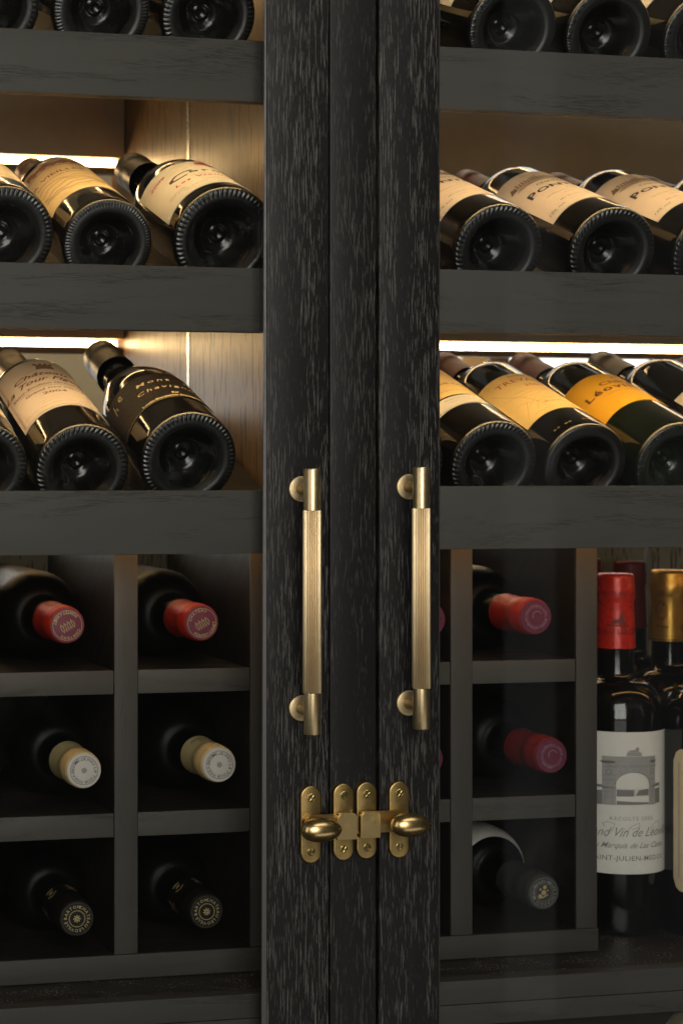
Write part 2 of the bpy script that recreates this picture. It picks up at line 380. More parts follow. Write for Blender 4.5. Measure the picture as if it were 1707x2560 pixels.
# ------------------------------------------------------------------ lettering and flat print
_txt = {}
def glyphs(s, bold=0.0, shear=0.0, space=1.0):
    key = (s, bold, shear, space)
    if key not in _txt:
        cu = bpy.data.curves.new('t', 'FONT'); cu.body = s; cu.size = 1.0; cu.resolution_u = 2
        cu.offset = bold; cu.shear = shear; cu.space_character = space
        ob = bpy.data.objects.new('t', cu)
        me = bpy.data.meshes.new_from_object(ob)
        vs = [(v.co.x, v.co.y) for v in me.vertices]; fs = [tuple(p.vertices) for p in me.polygons]
        bpy.data.objects.remove(ob); bpy.data.curves.remove(cu); bpy.data.meshes.remove(me)
        x0 = min((v[0] for v in vs), default=0); x1 = max((v[0] for v in vs), default=0)
        _txt[key] = (vs, fs, x0, x1)
    return _txt[key]
class Decal:
    """flat print in millimetres: x to the right, y towards the neck"""
    def __init__(s): s.v = []; s.f = []; s.box = []
    def add(s, vs, fs):
        vs = list(vs); o = len(s.v); s.v += vs; f0 = len(s.f); s.f += [tuple(i + o for i in f) for f in fs]
        if vs: s.box.append((o, len(s.v), f0, len(s.f)))
    def parts(s, gap=11.0):
        """lines of print that stand apart become prints of their own"""
        bb = []
        for (a, b, c, d) in s.box:
            xs = [v[0] for v in s.v[a:b]]; ys = [v[1] for v in s.v[a:b]]; bb.append((min(xs), max(xs), min(ys), max(ys)))
        lab = list(range(len(bb)))
        for i in range(len(bb)):
            for j in range(i):
                gx = max(0, bb[i][0] - bb[j][1], bb[j][0] - bb[i][1]); gy = max(0, bb[i][2] - bb[j][3], bb[j][2] - bb[i][3])
                if math.hypot(gx, gy) < gap and lab[i] != lab[j]:
                    o, n = lab[i], lab[j]; lab = [n if q == o else q for q in lab]
        out = []
        for k in dict.fromkeys(lab):
            d = Decal()
            for i, (a, b, c, e) in enumerate(s.box):
                if lab[i] == k: d.add(s.v[a:b], [tuple(x - a for x in f) for f in s.f[c:e]])
            out.append(d)
        return out
    def text(s, t, x, y, cap, bold=0.0, shear=0.0, align='C', space=1.0, wide=1.0, rot=0.0):
        vs, fs, x0, x1 = glyphs(t, bold, shear, space)
        k = cap / 0.70
        off = {'C': (x0 + x1) / 2, 'L': x0, 'R': x1}[align]
        c, sn = math.cos(rot), math.sin(rot)
        out = []
        for vx, vy in vs:
            a, b = (vx - off) * k * wide, vy * k
            out.append((x + a * c - b * sn, y + a * sn + b * c))
        s.add(out, fs); return s
    def rect(s, x0, y0, x1, y1): s.add([(x0, y0), (x1, y0), (x1, y1), (x0, y1)], [(0, 1, 2, 3)]); return s
    def poly(s, pts): s.add(pts, [tuple(range(len(pts)))]); return s
    def line(s, pts, wd):
        for (ax, ay), (bx, by) in zip(pts, pts[1:]):
            dx, dy = bx - ax, by - ay; L = math.hypot(dx, dy) or 1
            nx, ny = -dy / L * wd / 2, dx / L * wd / 2
            s.add([(ax + nx, ay + ny), (ax - nx, ay - ny), (bx - nx, by - ny), (bx + nx, by + ny)], [(0, 1, 2, 3)])
        return s
    def ring(s, cx, cy, r, wd, n=40, a0=0.0, a1=360.0):
        pts = []
        for i in range(n + 1):
            a = R_(a0 + (a1 - a0) * i / n)
            pts += [(cx + (r - wd / 2) * math.cos(a), cy + (r - wd / 2) * math.sin(a)), (cx + (r + wd / 2) * math.cos(a), cy + (r + wd / 2) * math.sin(a))]
        s.add(pts, [(2 * i, 2 * i + 1, 2 * i + 3, 2 * i + 2) for i in range(n)]); return s
    def disc(s, cx, cy, r, n=14):
        return s.poly([(cx + r * math.cos(2 * math.pi * i / n), cy + r * math.sin(2 * math.pi * i / n)) for i in range(n)])
    def arc_text(s, t, r, a_mid, cap, inward=False, bold=0.0, gap=0.18):
        """letters on a circle round the origin; a_mid is the angle (deg, anticlockwise from +x) of the middle"""
        ws = []
        for ch in t:
            if ch == ' ': ws.append(cap * 0.45)
            else:
                g = glyphs(ch, bold); ws.append((g[3] - g[2]) * cap / 0.70 + gap * cap)
        tot = sum(ws); pos = -tot / 2
        for ch, wd in zip(t, ws):
            m = pos + wd / 2; pos += wd
            if ch == ' ': continue
            if not inward:
                a = R_(a_mid) - m / r; s.text(ch, r * math.cos(a), r * math.sin(a), cap, bold, rot=a - math.pi / 2)
            else:
                a = R_(a_mid) + m / (r + cap); rr = r + cap
                s.text(ch, rr * math.cos(a), rr * math.sin(a), cap, bold, rot=a + math.pi / 2)
        return s
    def dashes(s, r, a0, a1, n, cap):
        for i in range(n):
            a = R_(a0 + (a1 - a0) * (i + .5) / n); h = cap * random.uniform(.6, 1.0)
            c, q = math.cos(a), math.sin(a); wd = h * random.uniform(.18, .35)
            p = [(-wd, 0), (wd, 0), (wd, h), (-wd, h)]
            s.add([(c * (r + y) - q * x, q * (r + y) + c * x) for x, y in p], [(0, 1, 2, 3)])
        return s
    def turned(s, deg):
        c, q = math.cos(R_(deg)), math.sin(R_(deg))
        s.v = [(x * c - y * q, x * q + y * c) for x, y in s.v]; return s
    def bm(s):
        bm = bmesh.new(); vs = [bm.verts.new((x, y, 0)) for x, y in s.v]
        for f in s.f:
            try: bm.faces.new([vs[i] for i in f])
            except ValueError: pass
        return bm
    def wrap(s, R, phi0=0.0, step=3.0):
        bm = s.bm()
        if not s.v: return bm
        x = math.floor(min(v[0] for v in s.v) / step) * step; xe = max(v[0] for v in s.v)
        while x < xe:
            bmesh.ops.bisect_plane(bm, geom=bm.verts[:] + bm.edges[:] + bm.faces[:], plane_co=(x, 0, 0), plane_no=(1, 0, 0))
            x += step
        for v in bm.verts:
            a = R_(phi0) - v.co.x / 1000 / R
            v.co = (R * math.sin(a), R * math.cos(a), v.co.y / 1000)
        return bm
    def flat(s, z, mirror=False, depth=0.0):
        bm = s.bm()
        for v in bm.verts: v.co = ((-1 if mirror else 1) * v.co.x / 1000, v.co.y / 1000, z)
        if depth:
            r = bmesh.ops.extrude_face_region(bm, geom=bm.faces[:])
            for e in r['geom']:
                if isinstance(e, bmesh.types.BMVert): e.co.z += depth
        return bm

def patch(R, t0, t1, pa, pb, round_=0.0):
    """paper glued on a cylinder between two angles, with a real edge thickness"""
    bm = bmesh.new(); n = max(8, int(abs(pa - pb) / 4)); th = 0.00025
    def ring(r):
        a_, b_ = [], []
        for i in range(n + 1):
            f = i / n; a = R_(pa + (pb - pa) * f)
            e = 0.0
            if round_:
                d = min(f, 1 - f) * R_(abs(pa - pb)) * R
                if d < round_: e = round_ - math.sqrt(max(0, round_ ** 2 - (round_ - d) ** 2))
            a_.append(bm.verts.new((r * math.sin(a), r * math.cos(a), t0 + e))); b_.append(bm.verts.new((r * math.sin(a), r * math.cos(a), t1 - e)))
        return a_, b_
    a1, b1 = ring(R + th); a0, b0 = ring(R - 0.0004)
    for i in range(n):
        bm.faces.new((a1[i], a1[i + 1], b1[i + 1], b1[i]))
        bm.faces.new((a0[i], a0[i + 1], a1[i + 1], a1[i])); bm.faces.new((b1[i], b1[i + 1], b0[i + 1], b0[i]))
    bm.faces.new((a0[0], a1[0], b1[0], b0[0])); bm.faces.new((a1[n], a0[n], b0[n], b1[n]))
    return bm

# ------------------------------------------------------------------ bottles
def prof_base(R, punt):
    p = [(0.0, punt + .0015), (.05 * R, punt + .0015), (.09 * R, punt), (.13 * R, punt - .0005), (.17 * R, punt + .0012), (.20 * R, punt + .0014), (.235 * R, punt - .0012)]
    for i in range(1, 7):
        f = i / 7; p.append(((.235 + .43 * f) * R, (punt - .0012) * (1 - f ** 1.7) + .001))
    p += [(.685 * R, .0030), (.705 * R, .0012), (.73 * R, .0002), (.80 * R, -.0002), (.845 * R, 0.0)]
    for f in (.865, .885, .905, .925, .945, .96): p.append((f * R, .0002 + (f - .86) ** 2 * R * 2.2))
    p += [(.975 * R, .0021), (.99 * R, .0044), (.998 * R, .0075), (R, .011)]
    return p
def prof_bordeaux(R, L, punt=.026, rn=.0160):
    k = L / .32
    p = prof_base(R, punt) + [(R, .04 * k), (R, .12 * k), (R, .190 * k)]
    for i in range(1, 11):
        a = math.pi / 2 * i / 10
        p.append((rn + .0005 + (R - rn - .0005) * math.cos(a) ** .85 if i < 10 else rn + .0008, .190 * k + .036 * k * math.sin(a) ** 1.05))
    p += [(rn, .233 * k), (rn - .0003, .25 * k), (.0148, L - .024), (.0148, L - .022), (.0158, L - .0205), (.0158, L - .010), (.0150, L - .006), (.0150, L - .001), (.0138, L), (0.0, L)]
    return p
def prof_burgundy(R, L, punt=.024, cyl=.128):
    k = L / .32
    p = prof_base(R, punt) + [(R, .04 * k), (R, .09 * k), (R, cyl * k)]
    for i in range(1, 13):
        f = i / 12; s = f * f * (3 - 2 * f)
        p.append((R + (.0172 - R) * (0.25 * f + 0.75 * s), (cyl + (.245 - cyl) * f) * k))
    p += [(.0160, .262 * k), (.0152, L - .026), (.0172, L - .023), (.0176, L - .017), (.0160, L - .013), (.0156, L - .001), (.0140, L), (0.0, L)]
    return p
def body_radius(prof, t):
    for (r0, t0), (r1, t1) in zip(prof[20:], prof[21:]):
        if t0 <= t <= t1 and t1 > t0: return r0 + (r1 - r0) * (t - t0) / (t1 - t0)
    return prof[-3][0]
_bm_cache = {}
def bottle_mesh(kind, R, L, knurl, rn):
    key = (kind, round(R, 4), round(L, 3), knurl, rn)
    if key not in _bm_cache:
        prof = prof_bordeaux(R, L, rn=rn) if kind == 'bordeaux' else prof_burgundy(R, L)
        mod = None; seg = 72
        if knurl:
            N, amp, slant = {'rope': (54, .0009, 9.0), 'dots': (84, .0007, 0.0), 'ribs': (62, .0009, 3.0), 'plain': (90, .00018, 2.0)}[knurl]
            seg = N * 6
            def mod(r, t, a):
                q = r / R
                if .85 < q < .982 and t < .006:
                    wgt = math.sin(math.pi * min(1, max(0, (q - .85) / .132))) ** .7
                    cc = math.cos(N * a + slant * (q - .85) / .13 * .5)
                    rag = .75 + .25 * math.sin(7.3 * a + 1.1) * math.cos(3.1 * a)
                    return r, t - amp * rag * wgt * max(-.35, cc)
                if .1 < q < .66 and t < .1:
                    return r, t + .0006 * math.sin(3 * a + 2) * math.sin(q * 9)
                return r, t
        bm = lathe(prof, seg, 'Z', mod)
        bmesh.ops.recalc_face_normals(bm, faces=bm.faces[:])
        me = bpy.data.meshes.new('glass_body'); bm.to_mesh(me); bm.free()
        _bm_cache[key] = (me, prof)
    return _bm_cache[key]
AX_TH = R_(19.5)
INCL = Matrix(((-1, 0, 0), (0, -math.sin(AX_TH), math.cos(AX_TH)), (0, math.cos(AX_TH), math.sin(AX_TH))))
def frame(kind):
    if kind == 'inclined':
        up = Vector((0, -math.sin(AX_TH), math.cos(AX_TH))); ax = Vector((0, math.cos(AX_TH), math.sin(AX_TH))); lx = up.cross(ax)
    elif kind == 'neck_out': up, ax, lx = Vector((0, 0, 1)), Vector((0, -1, 0)), Vector((1, 0, 0))
    else: up, ax, lx = Vector((0, -1, 0)), Vector((0, 0, 1)), Vector((-1, 0, 0))
    return Matrix((lx, up, ax)).transposed()

def bottle(pos, how, kind, R, L, label, group, knurl=None, glass='glass', capsule=None, cap_len=.062, cap_disc=None, roll=0.0, cap_seg=64, lipr=None, rn=.0160):
    m = frame(how) @ Matrix.Rotation(roll, 3, 'Z')
    root = thing('wine_bottle', label, 'wine bottle', (pos[0], pos[1], pos[2] + ZC), group, m)
    me, prof = bottle_mesh(kind, R, L, knurl, rn)
    if me.materials and me.materials[0] != M[glass]:
        me = me.copy(); me.materials.clear()
    link_mesh('glass_body', me, M[glass], root, True, 'none')
    root_prof = prof
    if capsule:
        o = .0009; lr = lipr or .0163
        rb_ = body_radius(prof, L - cap_len) + o if not lipr else max(body_radius(prof, L - cap_len) + o, lr * 1.055)
        nk = [(rb_ - .0005, L - cap_len), (rb_, L - cap_len + .0006)]
        nk += [(rb_ + (lr * .955 - rb_) * f, L - cap_len + (cap_len - .027) * f) for f in (.25, .5, .75, 1.0)]
        nk += [(lr * .985, L - .0245), (lr * 1.012, L - .0225), (lr * 1.012, L - .0120), (lr * .985, L - .0105), (lr * .985, L - .0035), (lr * .965, L - .0012), (lr * .91, L + .0004), (lr * .86, L + .0010), (lr * .60, L + .0008), (lr * .3, L + .0012), (0, L + .0014)]
        link('capsule', lathe(nk, cap_seg), M[capsule], root)
        if cap_disc:
            link('capsule_disc', lathe([(lr * .92, L + .0003), (lr * .90, L + .0016), (lr * .60, L + .0018), (lr * .3, L + .0020), (0, L + .0021)], 48), M[cap_disc], root)
    return root, prof
def glue(root, R, t0, t1, pa, pb, mat, prints=(), round_=0.0, name='label', look=None):
    lab = link(name, patch(R + .0003, t0, t1, pa, pb, round_), M[mat], root, True)
    if look: lab['label'] = look
    mid = (pa + pb) / 2
    for dec, ink in prints:
        for one in dec.parts(): link('printed_text', one.wrap(R + .00078, mid), M[ink], lab, False)
    return lab
def capprint(root, dec, L, ink, z=.0024):
    link('printed_text', dec.flat(L + z), M[ink], root, False)
def emboss(root, s, r, cap, a_mid, glass, inward=False):
    d = Decal().arc_text(s, r * 1000, a_mid, cap, inward, 0.015, 0.35)
    link('embossed_letters', d.flat(.0004, True, -.0011), M[glass], root, False)

# ================================================================== the cabinet
CAB = thing('wine_cabinet', 'dark oak wine cabinet with lit display shelves behind two glass doors', 'wine cabinet', (0, 0, ZC - .70))
OFF = Matrix.Translation((0, 0, -(ZC - .70)))
def cab(name, bm, mat, parent=CAB, dz=None):
    o = link(name, bm, M[mat], parent, True)
    if parent is CAB: o.location = (0, 0, .70)        # parts are modelled relative to eye height
    return o
XL0, XL1 = -.72, -.0240        # left bay
XR0, XR1 = .0220, .90          # right bay
rails = {'L': [(.5125, .5650), (.3160, .3685), (.1195, .1742), (-.0695, -.0156)], 'R': [(.5130, .5676), (.3172, .3718), (.1222, .1772), (-.0676, -.0122)]}
cab('center_post', box(-.0097, .0317, .0008, .030, -.66, .74, .0012), 'post')
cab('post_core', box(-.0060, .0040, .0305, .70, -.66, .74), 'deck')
# side panels in two widths with an aluminium strip between
cab('side_panel', box(-.0235, -.0062, .0310, .3520, -.4450, .74), 'panel')
cab('side_panel', box(-.0235, -.0062, .3604, .6600, -.4450, .74), 'panel2')
cab('metal_strip', box(-.0242, -.0075, .3522, .3602, -.4450, .74), 'alu')
cab('side_panel', box(.0045, .0215, .0310, .66, -.4450, .74), 'panel')
th = math.tan(AX_TH)
for side, x0, x1 in (('L', XL0, XL1), ('R', XR0, XR1)):
    for i, (z0, z1) in enumerate(rails[side]):
        cab('shelf_rail', box(x0, x1, .0320, .0450, z0, z1, .0009), 'rail' if (i + (side == 'R')) % 2 else 'rail2')
        # inclined display shelf that the bottles lie on
        zb = z1 - .0265 - (0 if side == 'L' else .001)
        bm = bmesh.new(); y0, y1 = .0458, .335; t = .011; zb -= .0087 * th
        for x in (x0 + .001, x1 - .0006):
            bm.verts.new((x, y0, zb)); bm.verts.new((x, y1, zb + (y1 - y0) * th)); bm.verts.new((x, y1, zb + (y1 - y0) * th - t)); bm.verts.new((x, y0, zb - t))
        bm.verts.ensure_lookup_table(); v = bm.verts
        for q in ((0, 1, 2, 3), (7, 6, 5, 4), (0, 4, 5, 1), (1, 5, 6, 2), (2, 6, 7, 3), (3, 7, 4, 0)): bm.faces.new([v[k] for k in q])
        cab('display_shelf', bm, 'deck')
        # strip lamp tucked behind the rail
        if i < 3:
            cab('led_strip', box(x0 + .01, x1 - .004, .0610, .0670, z0 + .0165, z0 + .0190), 'led_front')
            bm = box(x0 + .008, x1 - .003, .0560, .0765, z0 + .0195, z0 + .0215)
            box(x0 + .008, x1 - .003, .0745, .0765, z0 + .0142, z0 + .0196, 0, 2, bm)
            cab('added_led_shield', bm, 'profile')  # unseen shield added to send the strip's light downward
        else:
            cab('led_strip', box(x0 + .01, x1 - .004, .0600, .0650, z0 + .0100, z0 + .0130), 'led_low')
    dzr = .003 if side == 'R' else 0.0
    for zb in ((.569, .361, .153) if side == 'L' else (.569, .3495, .153)):
        cab('back_rail', box(x0, x1 - .0004, .600, .645, zb + dzr, zb + .088 + dzr, .0008), 'beam')
        dl_ = 0.0
        cab('led_strip', box(x0, x1 - .006, .612, .6165, zb - .0085 + dzr - dl_, zb - .0014 + dzr - dl_), 'led')
        cab('led_profile', box(x0, x1 - .0004, .609, .6215, zb - .0168 + dzr - dl_, zb - .0090 + dzr - dl_), 'profile')
    # base
    cab('base_board', box(x0, x1 if side == 'L' else x1, .0320, .0500, -.4660, -.4455, .0007), 'base_oak_shaded')
    cab('base_rail', box(x0, x1, .0326, .0506, -.4850, -.4668, .0007), 'base_oak_shaded')
    cab('floor_board', box(x0, x1, .0503, .66, -.4600, -.4457), 'floor')
# back boards behind the standing bottles
for a, b in ((.300, .5520), (.5595, .80)):
    cab('back_board', box(a, b, .462, .474, -.4455, -.030), 'backoak')
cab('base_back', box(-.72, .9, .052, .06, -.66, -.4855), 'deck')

# ------------------------------------------------------------------ bottle racks standing on the base
def rack(label, xs, x_left, x_right, dz=0.0):
    t = thing('bottle_rack', label, 'bottle rack', (0, .10, ZC - .4455))
    def p(name, bm, mat):
        o = link(name, bm, M[mat], t); o.location = (0, -.10, .4455); return o
    for a in xs:  # cell shade is put into near-black boards behind added grey front strips
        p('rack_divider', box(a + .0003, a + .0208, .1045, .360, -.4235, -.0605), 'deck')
        p('lit_edge_strip', box(a, a + .0211, .1005, .1042, -.4235, -.0605, .0006), 'upright')
    for z1, z0 in ((-.1743 + dz, -.1950 + dz), (-.2998 + dz, -.3206 + dz)):
        spans = list(zip([x_left] + [a + .0211 for a in xs], xs + [x_right]))
        for a, b in spans:
            if b - a > .02:
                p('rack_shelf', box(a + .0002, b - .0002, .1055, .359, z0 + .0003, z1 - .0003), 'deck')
                p('lit_edge_strip', box(a + .0005, b - .0005, .1015, .1052, z0, z1, .0006), 'lit_rack_edge')
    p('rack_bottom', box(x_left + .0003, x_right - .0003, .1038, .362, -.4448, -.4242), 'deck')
    p('lit_edge_strip', box(x_left, x_right, .1000, .1035, -.4450, -.4240, .0006), 'base_oak_shaded')
    p('rack_back', box(x_left, x_right, .3605, .370, -.4235, -.076), 'backoak')
    return t
rack('grey oak bottle rack with square cells left of the doors post', [-.5464, -.4212, -.2960, -.1708, -.0456], -.5464, -.0245)
rack('grey oak bottle rack with square cells beside the standing bottles', [.0216, .1466, .2715], .0216, .2936, .0008)

# ------------------------------------------------------------------ room beyond the open back of the cabinet
def struct(name, bm, mat, z=ZC):
    o = link(name, bm, mat, None, True); o.location = (0, 0, z); o['kind'] = 'structure'; return o
M['win'] = emitter('bright window', (1.0, 0.985, 0.96), 1.7)
M['wall'] = plain('grey room wall', (0.42, 0.45, 0.45), 0.8)
win = struct('window', box(.30, 1.6, 1.10, 1.12, -.10, .90), M['win'])
for a, b in ((.668, .700), (.9345, .975), (1.25, 1.29)):
    o = link('window_frame', box(a, b, 1.085, 1.099, -.10, .90, .002), M['profile'], win)
bm = bmesh.new(); box(-.018, .018, -.006, .006, -.30, .30, 0, 2, bm); o = link('window_stay', bm, M['beam'], win); o.location = (.630, 1.08, .15); o.rotation_euler = (0, R_(28), 0)
struct('room_wall', box(-.135, .299, 1.10, 1.12, -.9, 1.2), M['wall'])
struct('window', box(-1.15, -.140, 1.10, 1.12, -.25, .27), M['win'])

# ================================================================== doors
def cyl_bar(prof, seg, mod=None): return lathe(prof, seg, 'Z', mod)
def capsule_plate(cx, cz, wd, ht, y0, y1, bevel=.0012):
    bm = bmesh.new(); r = wd / 2; pts = []
    for i in range(17): a = math.pi * i / 16; pts.append((cx + r * math.cos(a), cz + ht / 2 - r + r * math.sin(a)))
    for i in range(17): a = math.pi + math.pi * i / 16; pts.append((cx + r * math.cos(a), cz - ht / 2 + r + r * math.sin(a)))
    f = [bm.verts.new((x, y0, z)) for x, z in pts]
    face = bm.faces.new(f)
    r_ = bmesh.ops.extrude_face_region(bm, geom=[face])
    for e in r_['geom']:
        if isinstance(e, bmesh.types.BMVert): e.co.y = y1
    bm.normal_update()
    ed = [e for e in bm.edges if abs(e.verts[0].co.y - y0) < 1e-7 and abs(e.verts[1].co.y - y0) < 1e-7]
    bmesh.ops.bevel(bm, geom=ed, offset=bevel, segments=3, affect='EDGES', profile=0.5)
    return bm
def screw_mesh(cx, cz, y, rot):
    bm = bmesh.new()
    lathe([(.0034, y + .0006), (.0034, y - .00035), (.0031, y - .00055), (.0030, y - .0001), (.0, y - .0001)], 28, 'Y', None, bm)
    for v in bm.verts: v.co.x += cx; v.co.z += cz
    for q in range(4):                                        # four raised quarters leave the cross slot
        a0 = rot + math.pi / 2 * q; pts = [(.00055, .00055)]
        for i in range(6):
            a = math.pi / 2 * (.12 + .76 * i / 5); pts.append((.0028 * math.cos(a), .0028 * math.sin(a)))
        c, s = math.cos(a0), math.sin(a0)
        top = [bm.verts.new((cx + c * x - s * z, y - .0005 - .00025 * (1 - math.hypot(x, z) / .003), cz + s * x + c * z)) for x, z in pts]
        bot = [bm.verts.new((v.co.x, y + .0002, v.co.z)) for v in top]
        bm.faces.new(top)
        for i in range(len(top)): bm.faces.new((top[i], top[(i + 1) % len(top)], bot[(i + 1) % len(top)], bot[i]))
    return bm

def pull_handle(door, loc_z, x, ztop, zbot, f0, f1, roses, xr):
    h = bpy.data.objects.new('pull_handle', None); COL.objects.link(h); h.parent = door; h.location = (x, -.026, loc_z)
    rb, rf = .0070, .0079
    def part(name, bm, mat): return link(name, bm, M[mat], h)
    part('bar_end', lathe([(0, ztop), (rb - .0012, ztop), (rb - .0004, ztop - .0004), (rb, ztop - .0013), (rb, f0 - .0002)], 48), 'brass')
    part('bar_end', lathe([(rb, f1 + .0002), (rb, zbot + .0013), (rb - .0004, zbot + .0004), (rb - .0012, zbot), (0, zbot)], 48), 'brass')
    N = 30
    def flute(r, t, a):
        if r < .0071: return r, t
        u = (N * a / (2 * math.pi)) % 1.0
        return r - .0009 * (1 - abs(math.sin(math.pi * u)) ** .7), t
    part('fluted_grip', lathe([(rb - .001, f0), (rf - .0003, f0), (rf, f0 - .0005), (rf, (f0 + f1) / 2), (rf, f1 + .0005), (rf - .0003, f1), (rb - .001, f1)], N * 8, 'Z', flute), 'brass_grip')
    for z in roses:
        bm = lathe([(0, .0235), (.0110, .0255), (.0110, .0243), (.0107, .0238), (.0103, .0236), (.0050, .0236), (.0046, .0230), (.0044, .0222), (.0044, .0030), (0, .0030)], 44, 'Y')
        for v in bm.verts: v.co.z += z; v.co.x += xr - x
        part('rose_post', bm, 'brass_rose')
    return h
def latch(door, loc_z, cx, cz, direction, reach):
    g = bpy.data.objects.new('turn_latch', None); COL.objects.link(g); g.parent = door; g.location = (0, 0, loc_z)
    def part(name, bm, mat): return link(name, bm, M[mat], g)
    part('back_plate', capsule_plate(cx, cz, .0182, .0651, -.0042, -.0001), 'brass_plate')
    for dz, rr in ((.0228, .5), (-.0228, .9)):
        part('screw', screw_mesh(cx + .0002, cz + dz, -.0042, rr + cx * 40), 'screw')
    # swinging arm with a round end at the pivot
    bm = bmesh.new(); r = .0091; pts = []
    for i in range(17):
        a = math.pi / 2 + math.pi * i / 16
        pts.append((cx - direction * 0 + direction * (r * math.cos(a)), cz + r * math.sin(a)))
    pts += [(cx + direction * reach, cz - r), (cx + direction * reach, cz + r)]
    f = bm.faces.new([bm.verts.new((x, -.0100, z)) for x, z in pts])
    e_ = bmesh.ops.extrude_face_region(bm, geom=[f])
    for e in e_['geom']:
        if isinstance(e, bmesh.types.BMVert): e.co.y = -.0058
    bmesh.ops.bevel(bm, geom=[e for e in bm.edges if all(abs(v.co.y + .0100) < 1e-7 for v in e.verts)], offset=.0008, segments=2, affect='EDGES')
    part('arm', bm, 'brass_plate')
    bm = lathe([(0, -.0043), (.0085, -.0043), (.0085, -.0059), (0, -.0059)], 36, 'Y')
    for v in bm.verts: v.co.x += cx; v.co.z += cz
    part('washer', bm, 'brass_plate')
    # knob: stem and egg shaped grip
    bm = lathe([(0, -.0098), (.0066, -.0099), (.0064, -.0112), (.0050, -.0126), (.0044, -.0150), (.0048, -.0190), (0, -.0200)], 36, 'Y')
    for v in bm.verts: v.co.x += cx; v.co.z += cz
    part('knob_stem', bm, 'brass_knob')
    prof = []
    for i in range(25):
        a = math.pi * i / 24; x = -math.cos(a)
        prof.append((.0100 * math.sin(a) ** .92 * (1 - .10 * x) if 0 < i < 24 else 0.0, .0176 * x))
    bm = lathe(prof, 48, 'X')
    for v in bm.verts: v.co = (v.co.x + cx + .0005, v.co.y * .92 - .0265, v.co.z + cz - .0004)
    part('knob', bm, 'brass_knob')
    return g
def keeper(parent, loc, cx, cz, hook_x):
    g = bpy.data.objects.new('latch_keeper', None); COL.objects.link(g); g.parent = parent; g.location = loc
    def part(name, bm, mat): return link(name, bm, M[mat], g)
    part('back_plate', capsule_plate(cx, cz, .0182, .0651, -.0040, .0007), 'brass_plate')
    for dz, rr in ((.0226, .2), (-.0228, 1.1)): part('screw', screw_mesh(cx + .0003, cz + dz, -.0040, rr + cx * 25), 'screw')
    # hooked block: a rounded face carried on a root below the arm
    bm = bmesh.new(); w2 = .0088; z0, z1 = cz - .0128, cz + .0095; r = .0045; pts = [(-w2, z0), (w2, z0)]
    for i in range(9): a = math.pi / 2 * i / 8; pts.append((w2 - r + r * math.cos(a), z1 - r + r * math.sin(a)))
    for i in range(9): a = math.pi / 2 + math.pi / 2 * i / 8; pts.append((-w2 + r + r * math.cos(a), z1 - r + r * math.sin(a)))
    f = bm.faces.new([bm.verts.new((hook_x + x, -.0145, z)) for x, z in pts])
    e_ = bmesh.ops.extrude_face_region(bm, geom=[f])
    for e in e_['geom']:
        if isinstance(e, bmesh.types.BMVert): e.co.y = -.0106
    bmesh.ops.bevel(bm, geom=[e for e in bm.edges if all(abs(v.co.y + .0145) < 1e-7 for v in e.verts)], offset=.0008, segments=2, affect='EDGES')
    box(hook_x - w2, hook_x + w2, -.0107, -.0038, z0, z0 + .0032, .0004, 2, bm)
    part('hook', bm, 'brass_block')
    return g

DZ = .66
def make_door(label, x_stile0, x_stile1, glass0, glass1, mat, bead_x, wedge):
    d = thing('cabinet_door', label, 'cabinet door', (0, 0, ZC - DZ), kind='thing')
    def part(name, bm, m):
        o = link(name, bm, M[m], d); o.location = (0, 0, DZ); return o
    bm = box(x_stile0, x_stile1, 0.0, .0042, -DZ, .74, .0010)
    lo_, hi_ = (x_stile0 + .0105, x_stile1 - .0004) if wedge else (x_stile0 + .0004, x_stile1 - .0105)
    box(lo_, hi_, .0040, .0240, -DZ, .74, .0008, 2, bm)                    # rebated body behind the face
    part('stile', bm, mat)
    part('glass_pane', box(glass0, glass1, .0050, .0090, -DZ, .74), 'pane')
    # glazing bead along the inner edge of the stile
    bm = bmesh.new(); za, zb = -DZ, .74
    if wedge:      # the bead stands a little further out towards the bottom
        lo, hi = .0046, .0002
        vs = [(bead_x, .0012, za), (bead_x - lo, .0022, za), (bead_x - lo, .0040, za), (bead_x, .0040, za), (bead_x, .0012, zb), (bead_x - hi, .0022, zb), (bead_x - hi, .0040, zb), (bead_x, .0040, zb)]
    else:
        hi = .0010
        vs = [(bead_x + hi, .0012, za), (bead_x, .0008, za), (bead_x, .0040, za), (bead_x + hi, .0040, za), (bead_x + hi, .0012, zb), (bead_x, .0008, zb), (bead_x, .0040, zb), (bead_x + hi, .0040, zb)]
    v = [bm.verts.new(q) for q in vs]
    for q in ((0, 1, 2, 3), (7, 6, 5, 4), (0, 4, 5, 1), (1, 5, 6, 2), (2, 6, 7, 3), (3, 7, 4, 0)): bm.faces.new([v[k] for k in q])
    part('glazing_bead', bm, 'bead')
    return d
dl = make_door('black limed oak door with the knob latch reaching right, hinged on the far left', -.0658, -.0111, -.70, -.0560, 'door', -.06585, True)
dr = make_door('black limed oak door with the knob latch reaching left, beside the standing bottles', .0342, .0889, .0790, .85, 'door2', .08895, False)
pull_handle(dl, DZ, -.0360, .0030, -.2174, -.0317, -.1828, (-.0143, -.1984), -.0363)
pull_handle(dr, DZ, .0607, .0044, -.2156, -.0303, -.1812, (-.0126, -.1966), .0602)
latch(dl, DZ, -.0285, -.2962, 1, .0250)
latch(dr, DZ, .0507, -.2951, -1, .0250)
keeper(CAB, (0, 0, .70), .0006, -.2952, -.0002)
keeper(CAB, (0, 0, .70), .0214, -.2947, .0207)

